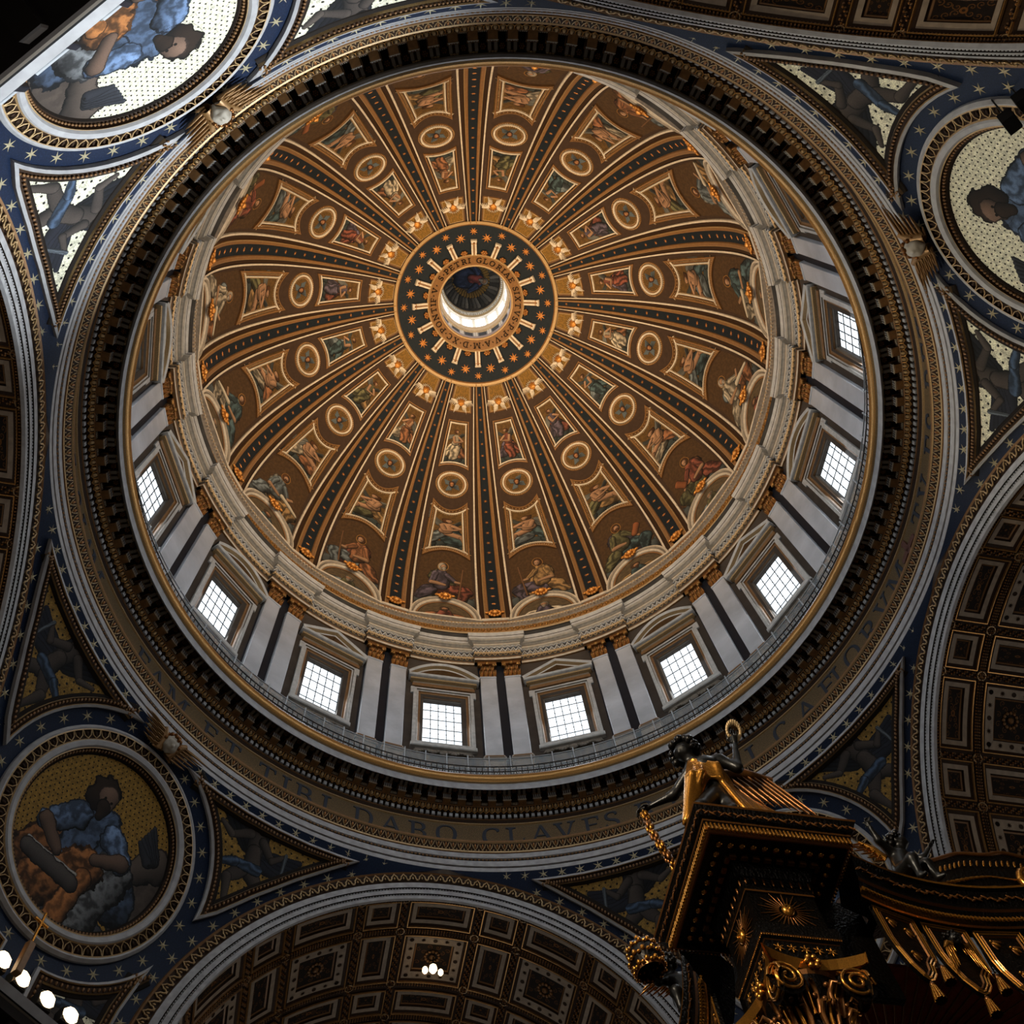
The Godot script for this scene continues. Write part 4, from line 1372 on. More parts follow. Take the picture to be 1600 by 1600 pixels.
func build_vaults() -> void:
	# a coffer: gold-lined border, white fillet, sunk panel
	var cof := []
	var half := [Vector2(1.44, 0.64), Vector2(0.68, 0.64), Vector2(0.68, 1.4), Vector2(1.44, 1.4)]
	var eg := MB.new()
	eg.ball("goldband", Vector3.ZERO, Vector3(0.05, 0.05, 0.05), Transform3D.IDENTITY, 5, 3)
	var egm := eg.mesh(M)
	for t in 4:
		var h: Vector2 = half[t]
		var r := dens(PackedVector2Array([-h - Vector2(0.26, 0.22), Vector2(h.x + 0.26, -h.y - 0.22), h + Vector2(0.26, 0.22), Vector2(-h.x - 0.26, h.y + 0.22)]), 0.4)
		var f := MB.new()
		var big: bool = t == 3
		var wf := 0.44 if big else 0.22
		frame(f, vmap, r, [[0.0, 0.05, "goldband"], [0.02, 0.12, "gold"], [0.06, 0.12, "goldband"], [0.08, 0.03, "brown"], [0.2, 0.0, "brown"], [0.22, -0.02, "coffertan"], [0.22 + wf, -0.04, "brown"], [0.24 + wf, -0.14, "brown"], [0.28 + wf, -0.14, "goldband"], [0.34 + wf, -0.18, "brown"], [0.42 + wf, -0.2, ""]])
		if big:
			for q in 4:
				for j in 5:
					var at := Vector2(-1.44 + 0.2 + 0.62 * j, 1.2) if q < 2 else Vector2(1.24, -1.2 + 0.6 * j)
					if q % 2: at = -at
					if j % 2: star(f, "brown", vmap, at, 0.15, 8, 0.4, -0.02)
					else: disc(f, "brown", vmap, at, 0.12, -0.01, 10, 1)
		var p := MB.new()
		var ii := h - Vector2.ONE * (wf + 0.06)
		var pb := PackedVector2Array([Vector2(-ii.x, -ii.y), Vector2(0, -ii.y), Vector2(ii.x, -ii.y)])
		var pt := PackedVector2Array([Vector2(-ii.x, ii.y), Vector2(0, ii.y), Vector2(ii.x, ii.y)])
		patch(p, "scroll%d" % [0, 1, 1, 2][t], vmap, pb, pt, 2, -0.19)
		if big:
			for j in 12: p.ball("goldband", vmap(cos(j * TAU / 12) * 0.36, sin(j * TAU / 12) * 0.36, -0.15), Vector3(0.1, 0.06, 0.1), Transform3D.IDENTITY, 6, 4)
			p.ball("goldband", vmap(0, 0, -0.12), Vector3(0.17, 0.1, 0.17), Transform3D.IDENTITY, 8, 4)
		cof.push_back([f.mesh(M), p.mesh(M)])
	var ring := MB.new()
	frame(ring, vmap, circle(Vector2.ZERO, 0.24, 16), [[0.0, 0.02, "goldpale"], [0.01, 0.09, "goldpale"], [0.05, 0.09, "brown"], [0.06, 0.04, "brown"], [0.2, 0.05, ""]])
	ring.ball("goldband", vmap(0, 0, 0.05), Vector3(0.09, 0.05, 0.09), Transform3D.IDENTITY, 6, 4)
	var ringm := ring.mesh(M)
	var gar := MB.new()
	for q in 3: gar.ball(["goldred", "brown", "goldband"][q], Vector3(0.05 * (q - 1), 0.03 * (q % 2), 0.0), Vector3(0.055, 0.05, 0.055), Transform3D.IDENTITY, 6, 4)
	var garm := gar.mesh(M)
	var angs := [-73.8, -59.0, -44.3, -29.5, -14.8, 0.0, 14.8, 29.5, 44.3, 59.0, 73.8]
	var rowsx := [22.28, 25.25, 28.25, 31.2]
	for q in 4:
		var root := thing("ceiling", "barrel vault of gilded coffers over the arm at the %s of the photo" % LOOK[q], "vault", Transform3D.IDENTITY, "", "structure")
		turned(root, 90.0 * q)
		var mb := MB.new()
		var rr := []
		for x in [AD + 0.35, 29.0, 38.0]:
			var row := PackedVector3Array([Vector3(x, 0, -12.0)])
			for c in 65: row.push_back(vmap(deg_to_rad(-90.0 + 180.0 * c / 64.0) * 12.0, x, -0.26))
			row.push_back(Vector3(x, 0, 12.0))
			rr.push_back(row)
		mb.grid("dark", rr)
		rr = []
		for x in [AD + 0.3, 38.0]:
			var row := PackedVector3Array([Vector3(x, 0, -12.9)])
			for c in 33: row.push_back(vmap(deg_to_rad(-90.0 + 180.0 * c / 32.0) * 12.0, x, -0.9))
			row.push_back(Vector3(x, 0, 12.9))
			rr.push_back(row)
		mb.grid("pier", rr)
		obj("vault_shell", mb, root)
		# the flat bands between the coffers
		mb = MB.new()
		for b in [[AD + 0.3, 21.45], [23.12, 23.65], [26.85, 27.41], [29.09, 29.6], [32.8, 33.3]]:
			rr = []
			for x in b:
				var row := PackedVector3Array()
				for c in 65: row.push_back(vmap(deg_to_rad(-90.0 + 180.0 * c / 64.0) * 12.0, x, 0.0))
				rr.push_back(row)
			mb.grid("brown", rr)
		for u in [-14.29, -10.44, -8.11, -4.26, -1.93, 1.93, 4.26, 8.11, 10.44, 14.29]:
			rr = []
			for k in 3:
				var row := PackedVector3Array()
				for x in [AD + 0.3, 27.0, 33.3]: row.push_back(vmap(u - 0.25 + 0.25 * k, x, 0.0))
				rr.push_back(row)
			mb.grid("brown", rr)
		obj("vault_bands", mb, root)
		var depth := 4 if q in [0, 3] else 2
		var spots := []
		for r in depth:
			for c in 11:
				var wide: bool = c % 2 == 1
				var t := (0 if wide else 1) if r % 2 == 0 else (3 if wide else 2)
				var f := Transform3D(Basis(Vector3.RIGHT, deg_to_rad(angs[c])), Vector3.ZERO)
				f = Transform3D(Basis.IDENTITY, Vector3(rowsx[r], YC, 0)) * f * Transform3D(Basis.IDENTITY, Vector3(0, -YC, 0))
				var o := obj("coffer", cof[t][0], root)
				o.transform = f
				obj("coffer_panel", cof[t][1], o)
		for r in depth + 1:
			var x: float = [21.3, 23.4, 26.95, 29.3, 32.7][r]
			for c in 10:
				var a: float = [-69.0, -49.8, -39.0, -20.2, -9.4, 9.4, 20.2, 39.0, 49.8, 69.0][c]
				obj("roundel", ringm, root).transform = Transform3D(Basis.IDENTITY, Vector3(x, YC, 0)) * Transform3D(Basis(Vector3.RIGHT, deg_to_rad(a)), Vector3.ZERO) * Transform3D(Basis.IDENTITY, Vector3(0, -YC, 0))
			for k in 220:
				var u := -16.0 + 32.0 * k / 219.0
				for s in ([-0.12, 0.0, 0.12] if r == 0 else [-0.05, 0.06]):
					spots.push_back(Transform3D(Basis(Vector3.RIGHT, u / 12.0 + 0.3 * k), vmap(u, x + s, 0.06)))
		for c in 10:
			var a: float = [-69.0, -49.8, -39.0, -20.2, -9.4, 9.4, 20.2, 39.0, 49.8, 69.0][c]
			for k in int(depth * 22):
				spots.push_back(Transform3D(Basis(Vector3.RIGHT, k * 0.7), vmap(deg_to_rad(a) * 12.0 + 0.1 * (k % 3 - 1), 21.5 + k * 0.135, 0.06)))
		many("garland_row", garm, spots, root)
		# end wall with a tall window, out of the photograph
		var w := thing("wall_%s" % SIDE[q], "far end wall of the arm at the %s of the photo" % LOOK[q], "wall", Transform3D.IDENTITY, "", "structure")
		turned(w, 90.0 * q)
		mb = MB.new()
		for s in [[0.0, 14.0, -13.0, 13.0], [32.0, 44.5, -13.0, 13.0], [14.0, 32.0, -13.0, -5.0], [14.0, 32.0, 5.0, 13.0]]:
			mb.box("pier", Vector3(37.4, s[0], s[2]), Vector3(38.2, s[1], s[3]))
		obj("wall_face", mb, w)
		mb = MB.new()
		mb.quad("pane", Vector3(37.9, 14.0, -5.0), Vector3(37.9, 14.0, 5.0), Vector3(37.9, 32.0, 5.0), Vector3(37.9, 32.0, -5.0))
		obj("pane", mb, w)
		mb = MB.new()
		for k in 4: mb.box("iron", Vector3(37.8, 14.0, -3.05 + 2.0 * k), Vector3(37.9, 32.0, -2.95 + 2.0 * k))
		obj("glazing_bars", mb, w)
	thing_floor()

func thing_floor() -> void:
	var fl := thing("floor", "broad pale marble floor of the crossing", "floor", Transform3D.IDENTITY, "", "structure")
	var mb := MB.new()
	mb.box("floor", Vector3(-39, -0.4, -39), Vector3(39, 0.0, 39))
	obj("floor_slab", mb, fl)

func build_pendentives() -> void:
	var base := MB.new()
	var rr := []
	for r in 31:
		var y := lerpf(27.0, 45.32, r / 30.0)
		var rad := sqrt(RS * RS - (y - YC) * (y - YC))
		var lim := 0.0 if rad <= AD + 0.06 else acos((AD + 0.06) / rad)
		var row := PackedVector3Array()
		for c in 41: row.push_back(pol(rad, rad_to_deg(lerpf(lim, PI / 2 - lim, c / 40.0)), y))
		rr.push_back(row)
	base.grid("blue", rr, true)
	var shell := MB.new()
	rr = []
	for r in 13:
		var y := lerpf(27.0, 45.4, r / 12.0)
		var rad := sqrt(RS * RS - (y - YC) * (y - YC)) + 0.9
		var lim := acos(minf(1.0, (AD + 0.3) / rad))
		var row := PackedVector3Array()
		for c in 17: row.push_back(pol(rad, rad_to_deg(lerpf(lim, PI / 2 - lim, c / 16.0)), y))
		rr.push_back(row)
	base.grid("pier", rr)
	var basem := base.mesh(M)
	# roundel
	var cc := Vector2(0.0, 0.45)
	var ro := MB.new()
	frame(ro, pmap, circle(cc, 5.3, 96), [[0.0, 0.0, "white"], [0.0, 0.14, "white"], [0.12, 0.26, "white"], [0.2, 0.24, "goldpale"], [0.25, 0.26, "brown"], [0.28, 0.12, "brown"], [0.68, 0.28, "goldpale"], [0.73, 0.34, "white"], [0.8, 0.4, "white"], [1.0, 0.38, "white"], [1.08, 0.28, "goldpale"], [1.13, 0.3, "brown"], [1.16, 0.16, "brown"], [1.32, 0.1, "dark"], [1.42, 0.02, ""]])
	var rom := ro.mesh(M)
	# the four bordered fields beside and below it
	var arc := PackedVector2Array()
	for k in 15: arc.push_back(cc + Vector2.from_angle(deg_to_rad(lerpf(180.0, 105.5, k / 14.0))) * 6.15)
	var topc := PackedVector2Array([Vector2(-3.78, 6.55), Vector2(-5.73, 6.76), Vector2(-7.75, 7.08), Vector2(-9.86, 7.5), Vector2(-11.8, 7.98)])
	var archc := PackedVector2Array([Vector2(-13.35, 8.4), Vector2(-11.9, 7.0), Vector2(-10.2, 5.25), Vector2(-8.45, 3.2), Vector2(-7.05, 1.35)])
	var tri := arc.duplicate()
	tri.append_array(topc)
	tri.append_array(archc)
	tri = dens(tri, 0.7)
	var low := PackedVector2Array()
	for k in 13: low.push_back(cc + Vector2.from_angle(deg_to_rad(lerpf(262.0, 208.0, k / 12.0))) * 6.15)
	low.append_array(PackedVector2Array([Vector2(-5.0, -5.2), Vector2(-4.75, -9.6), Vector2(-0.9, -9.6)]))
	low = dens(low, 0.7)
	var tp := [[0.0, 0.0, "white"], [0.0, 0.2, "white"], [0.13, 0.26, "goldpale"], [0.17, 0.2, "brown"], [0.2, 0.14, "brown"], [0.48, 0.2, "goldpale"], [0.51, 0.1, "dark"], [0.66, 0.06, "dark"], [0.72, 0.02, ""]]
	var bead := MB.new()
	bead.ball("goldband", Vector3.ZERO, Vector3(0.06, 0.1, 0.06), Transform3D.IDENTITY, 6, 4)
	var beadm := bead.mesh(M)
	var spots := []
	for q in dens(inset(tri, 0.36), 0.2): spots.push_back(Transform3D(Basis.IDENTITY, pmap(q.x, q.y, 0.22)))
	for q in dens(inset(low, 0.36), 0.2): spots.push_back(Transform3D(Basis.IDENTITY, pmap(q.x, q.y, 0.22)))
	for q in spots.size():
		var f: Transform3D = spots[q]
		spots.push_back(Transform3D(Basis.IDENTITY, Vector3(f.origin.z, f.origin.y, f.origin.x)))
	for q in circle(cc, 4.08, 150): spots.push_back(Transform3D(Basis.IDENTITY, pmap(q.x, q.y, 0.17)))
	var lv := MB.new()
	lv.tube("goldpale", PackedVector3Array([Vector3(-0.22, 0.2, 0), Vector3(-0.16, -0.05, 0.04), Vector3(0, -0.2, 0.05), Vector3(0.16, -0.05, 0.04), Vector3(0.22, 0.2, 0)]), PackedFloat32Array([0.028]), 5)
	lv.ball("brown", Vector3(0, 0.02, 0.0), Vector3(0.07, 0.12, 0.05), Transform3D.IDENTITY, 6, 4)
	var lvm := lv.mesh(M)
	var leafs := []
	for k in 66:
		var d := Vector2.from_angle(TAU * k / 66.0)
		var o := pmap(cc.x + d.x * 4.84, cc.y + d.y * 4.84, 0.24)
		var y := (pmap(cc.x + d.x * 5.0, cc.y + d.y * 5.0, 0.24) - o).normalized()
		var z := (Vector3(0, YC, 0) - o).normalized()
		var x := y.cross(z).normalized()
		leafs.push_back(Transform3D(Basis(x, y, z), o))
	# star places on the blue borders (right half is mirrored)
	var sp := []
	for k in 12: sp.push_back(Vector2(-1.7 - 1.0 * k, 0).move_toward(Vector2.ZERO, 0.0))
	var stars := []
	for k in 13:
		var d := 48.5 + 2.72 * k
		var g := pinv(pol(20.75, d, 45.3))
		stars.push_back(g - Vector2(0, 0.2 + 0.012 * k))
	for k in 12:
		var a := deg_to_rad(20.0 + 5.4 * k)
		var g := pinv(Vector3(13.46 * sin(a), YC + 13.46 * cos(a), AD))
		stars.push_back(g + Vector2(0.36, -0.12))
	for k in 14: stars.push_back(cc + Vector2.from_angle(deg_to_rad(97.0 + 12.6 * k)) * 5.72)
	var sm := MB.new()
	star(sm, "starpale", func(u, v, o): return Vector3(u, v, o), Vector2.ZERO, 0.3, 6, 0.26, 0.0, PI / 2)
	var starm := sm.mesh(M)
	for q in 4:
		var root := thing("wall_%s" % CORNER[q], "%s with starred blue borders round a figure roundel, at the %s of the photo" % ["curved pendentive", ["upper right", "upper left", "lower left", "lower right"][q]], "pendentive", Transform3D.IDENTITY, "", "structure")
		turned(root, 90.0 * q)
		obj("pendentive_face", basem, root)
		obj("roundel_frame", rom, root)
		var mb := MB.new()
		disc(mb, "figure%d" % [1, 2, 0, 3][q], func(u, v, o): return pmap(2.0 * cc.x - u, v, o), cc, 3.95, 0.03, 64, 6)
		obj("roundel_mosaic", mb, root)
		for s in [1.0, -1.0]:
			var map := func(u, v, o): return pmap(u * s, v, o)
			mb = MB.new()
			frame(mb, map, tri, tp)
			obj("corner_frame", mb, root)
			mb = MB.new()
			flat_field(mb, "putto%d" % ((1 if s > 0 else 0) if q == 2 else (0 if s > 0 else 1) if q == 3 else (2 if s > 0 else 3)), map, inset(tri, 0.68), Rect2(-11.5, 0.0, 9.0, 9.0))
			obj("corner_mosaic", mb, root)
			mb = MB.new()
			frame(mb, map, low, tp)
			obj("corner_frame", mb, root)
			mb = MB.new()
			flat_field(mb, "putto%d" % (2 + q % 2), map, inset(low, 0.68), Rect2(-6.5, -9.8, 7.5, 7.5))
			obj("corner_mosaic", mb, root)
			for g in stars:
				var o := pmap(g.x * s, g.y, 0.0)
				var z := (Vector3(0, YC, 0) - o).normalized()
				var x := Vector3.UP.cross(z).normalized()
				obj("star", starm, root).transform = Transform3D(Basis(x, z.cross(x), z), o + z * 0.015)
		many("bead_row", beadm, spots, root)
		many("leaf_row", lvm, leafs, root)

func flat_field(mb: MB, m: String, map: Callable, pts: PackedVector2Array, box: Rect2) -> void:
	# fills an outline with square cells cut to it, so that the sheet follows the curve
	var p: Part = mb.part(m)
	var step := 1.4
	var lo := pts[0]
	var hi := pts[0]
	for q in pts:
		lo = lo.min(q); hi = hi.max(q)
	var x := lo.x
	while x < hi.x:
		var y := lo.y
		while y < hi.y:
			for piece in Geometry2D.intersect_polygons(pts, PackedVector2Array([Vector2(x, y), Vector2(x + step, y), Vector2(x + step, y + step), Vector2(x, y + step)])):
				var k := p.v.size()
				for q in piece:
					p.v.push_back(map.call(q.x, q.y, 0.03))
					p.t.push_back(Vector2((q.x - box.position.x) / box.size.x, 1.0 - (q.y - box.position.y) / box.size.y))
				for j in Geometry2D.triangulate_polygon(piece): p.i.push_back(k + j)
			y += step
		x += step

func build_piers() -> void:
	var pm := MB.new()
	pm.box("pier", Vector3(-6.2, 0.0, -1.2), Vector3(6.2, 29.0, 0.0))
	var pier := pm.mesh(M)
	var lm := MB.new()
	# cornice profile swept straight across the pier: [out, height, material]
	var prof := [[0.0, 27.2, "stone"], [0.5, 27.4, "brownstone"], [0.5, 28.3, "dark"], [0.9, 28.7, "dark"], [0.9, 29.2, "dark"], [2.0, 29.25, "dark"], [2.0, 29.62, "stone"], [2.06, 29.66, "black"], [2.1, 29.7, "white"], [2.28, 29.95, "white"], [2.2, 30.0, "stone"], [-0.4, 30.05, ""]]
	for k in prof.size() - 1:
		lm.quad(prof[k][2], Vector3(-9, prof[k][1], prof[k][0]), Vector3(9, prof[k][1], prof[k][0]), Vector3(9, prof[k + 1][1], prof[k + 1][0]), Vector3(-9, prof[k + 1][1], prof[k + 1][0]))
	for s in [-1, 1]: lm.box("stone", Vector3(s * 9.0 - 0.2, 27.2, -0.5), Vector3(s * 9.0 + 0.2, 30.0, 0.9))
	var ledge := lm.mesh(M)
	var bm := MB.new()
	bm.cbox("dark", Vector3(-0.35, 28.75, 0.8), Vector3(0.35, 29.26, 1.9), 0.05)
	var brm := bm.mesh(M)
	for q in 4:
		var f := ring_frame(24.28, 45.0 + 90.0 * q, 0)
		var root := thing("trim_%d" % (8 + q), "projecting stone cornice of the crossing pier, at the %s of the photo" % ["upper right corner", "upper left corner", "lower left corner", "lower right corner"][q], "cornice", f, "", "structure")
		obj("pier_face", pier, root)
		obj("ledge", ledge, root)
		for k in 9: obj("bracket", brm, root).position = Vector3(-8.0 + 2.0 * k, 0, 0)
	# posts and pale tubes along the upper left ledge
	var f := ring_frame(21.75, 135.0, 30.0)
	var rail := thing("light_rail", "row of dark posts and pale tubes along the bright ledge at the upper left", "light rail", f)
	for k in 9:
		var mb := MB.new()
		var x := -7.2 + 1.75 * k
		mb.cbox("slate", Vector3(x - 0.11, 0.0, -0.62), Vector3(x + 0.11, 0.95, -0.3), 0.03)
		obj("post", mb, rail)
		if k < 8:
			for h in [0.3, 0.62]:
				mb = MB.new()
				mb.tube("railwhite", PackedVector3Array([Vector3(x + 0.12, h, -0.42), Vector3(x + (1.2 if (k % 2 == 0) or h < 0.5 else 0.7), h, -0.42)]), PackedFloat32Array([0.085]), 8)
				obj("tube", mb, rail)

# ---------------------------------------------------------------- continuous bodies: smooth union of tapered limbs, meshed as surface nets
func body(mb: MB, m: String, bones: Array, cell: float, blend: float) -> void:
	# bones: [from, to, radius, radius]
	var lo: Vector3 = bones[0][0]
	var hi: Vector3 = lo
	for b in bones:
		for e in 2:
			var r := Vector3.ONE * (float(b[2 + e]) + blend + cell * 2.0)
			lo = lo.min(b[e] - r)
			hi = hi.max(b[e] + r)
	var n := Vector3i(((hi - lo) / cell).ceil()) + Vector3i.ONE
	var f := PackedFloat32Array()
	f.resize(n.x * n.y * n.z)
	f.fill(9.0)
	for b in bones:
		var p0: Vector3 = b[0]
		var p1: Vector3 = b[1]
		var d := p1 - p0
		var dd := maxf(d.length_squared(), 1e-6)
		var rm: float = maxf(b[2], b[3]) + blend * 2.0
		var a := Vector3i(((p0.min(p1) - Vector3.ONE * rm - lo) / cell).floor()).clamp(Vector3i.ZERO, n - Vector3i.ONE)
		var c := Vector3i(((p0.max(p1) + Vector3.ONE * rm - lo) / cell).ceil()).clamp(Vector3i.ZERO, n - Vector3i.ONE)
		for z in range(a.z, c.z + 1):
			for y in range(a.y, c.y + 1):
				var at := (z * n.y + y) * n.x
				for x in range(a.x, c.x + 1):
					var q := lo + Vector3(x, y, z) * cell - p0
					var t := clampf(q.dot(d) / dd, 0.0, 1.0)
					var v := (q - d * t).length() - lerpf(b[2], b[3], t)
					var w := f[at + x]
					var h := maxf(blend - absf(v - w), 0.0) / blend
					f[at + x] = minf(v, w) - h * h * blend * 0.25
	var part := mb.part(m, true)
	var ids := {}
	var sx := 1
	var sy := n.x
	var sz := n.x * n.y
	for z in n.z - 1:
		for y in n.y - 1:
			for x in n.x - 1:
				var i := x + y * sy + z * sz
				var mask := 0
				for k in 8:
					if f[i + (k & 1) * sx + ((k >> 1) & 1) * sy + (k >> 2) * sz] < 0.0: mask |= 1 << k
				if mask == 0 or mask == 255: continue
				var s := Vector3.ZERO
				var cnt := 0
				for e in [[0, 1], [2, 3], [4, 5], [6, 7], [0, 2], [1, 3], [4, 6], [5, 7], [0, 4], [1, 5], [2, 6], [3, 7]]:
					var k0: int = e[0]
					var k1: int = e[1]
					if ((mask >> k0) & 1) == ((mask >> k1) & 1): continue
					var o0 := Vector3(k0 & 1, (k0 >> 1) & 1, k0 >> 2)
					var o1 := Vector3(k1 & 1, (k1 >> 1) & 1, k1 >> 2)
					var f0 := f[i + int(o0.x) * sx + int(o0.y) * sy + int(o0.z) * sz]
					var f1 := f[i + int(o1.x) * sx + int(o1.y) * sy + int(o1.z) * sz]
					s += o0.lerp(o1, f0 / (f0 - f1))
					cnt += 1
				ids[i] = part.v.size()
				part.v.push_back(lo + (Vector3(x, y, z) + s / cnt) * cell)
				part.t.push_back(Vector2.ZERO)
	for i in ids:
		var inside := f[i] < 0.0
		for ax in 3:
			var st: int = [sx, sy, sz][ax]
			if (f[i + st] < 0.0) == inside: continue
			var u: int = [sy, sz, sx][ax]
			var w: int = [sz, sx, sy][ax]
			if not (ids.has(i - u) and ids.has(i - w) and ids.has(i - u - w)): continue
			var q := [ids[i], ids[i - u], ids[i - u - w], ids[i - w]]
			if not inside: q.reverse()
			part.i.append_array(PackedInt32Array([q[0], q[2], q[1], q[0], q[3], q[2]]))

func feathered(mb: MB, m: String, a: Vector3, b: Vector3, droop: Vector3, n: int, r: float) -> void:
	# a wing: arm from a to b, long feathers hanging along droop in overlapping rows
	mb.tube(m, PackedVector3Array([a, a.lerp(b, 0.5) - droop * 0.12, b]), PackedFloat32Array([r * 1.1, r * 1.2, r * 0.5]), 7)
	var face := (b - a).cross(droop).normalized()
	for row in 3:
		for k in n:
			var t := (k + 0.5 * (row % 2)) / n
			var o := a.lerp(b, t) - droop * 0.12 * (1.0 - absf(2.0 * t - 1.0)) + face * r * (0.35 - 0.3 * row)
			var l := (0.42 + 0.3 * row) * (0.75 + 0.4 * t)
			var e := o + droop * l + (b - a) * 0.14 * (row + t)
			mb.tube(m, PackedVector3Array([o, o.lerp(e, 0.35), o.lerp(e, 0.8), e]), PackedFloat32Array([r * 0.25, r * 0.5, r * 0.42, r * 0.08]), 6, 0.45)

func child_face(r: float) -> Array:
	# a chubby face looking along +z
	var s := r
	return [[Vector3(0, 0.12, -0.1) * s, Vector3(0, 0.0, 0.0) * s, 0.86 * s, 0.8 * s], [Vector3(0, -0.4, 0.2) * s, Vector3(0, -0.62, 0.3) * s, 0.5 * s, 0.3 * s],
		[Vector3(-0.36, -0.3, 0.45) * s, Vector3(-0.34, -0.26, 0.45) * s, 0.32 * s, 0.32 * s], [Vector3(0.36, -0.3, 0.45) * s, Vector3(0.34, -0.26, 0.45) * s, 0.32 * s, 0.32 * s],
		[Vector3(0, 0.12, 0.78) * s, Vector3(0, -0.14, 0.95) * s, 0.09 * s, 0.15 * s], [Vector3(-0.12, -0.43, 0.78) * s, Vector3(0.12, -0.43, 0.78) * s, 0.09 * s, 0.09 * s],
		[Vector3(-0.45, 0.28, 0.62) * s, Vector3(-0.15, 0.25, 0.75) * s, 0.08 * s, 0.08 * s], [Vector3(0.45, 0.28, 0.62) * s, Vector3(0.15, 0.25, 0.75) * s, 0.08 * s, 0.08 * s],
		[Vector3(-0.3, 0.08, 0.68) * s, Vector3(-0.27, 0.08, 0.68) * s, 0.12 * s, 0.12 * s], [Vector3(0.3, 0.08, 0.68) * s, Vector3(0.27, 0.08, 0.68) * s, 0.12 * s, 0.12 * s]]

func curls(mb: MB, m: String, r: float, n: int) -> void:
	for k in n:
		var a := k * 2.399
		var y := 1.0 - 1.35 * (k + 0.5) / n
		var w := sqrt(maxf(0.0, 1.0 - y * y))
		var p := Vector3(cos(a) * w, y, sin(a) * w)
		if p.z > 0.45 and p.y < 0.62: continue
		mb.ball(m, (p * 0.93 + Vector3(0, 0.12, -0.12)) * r, Vector3.ONE * r * 0.23, Transform3D.IDENTITY, 6, 4)

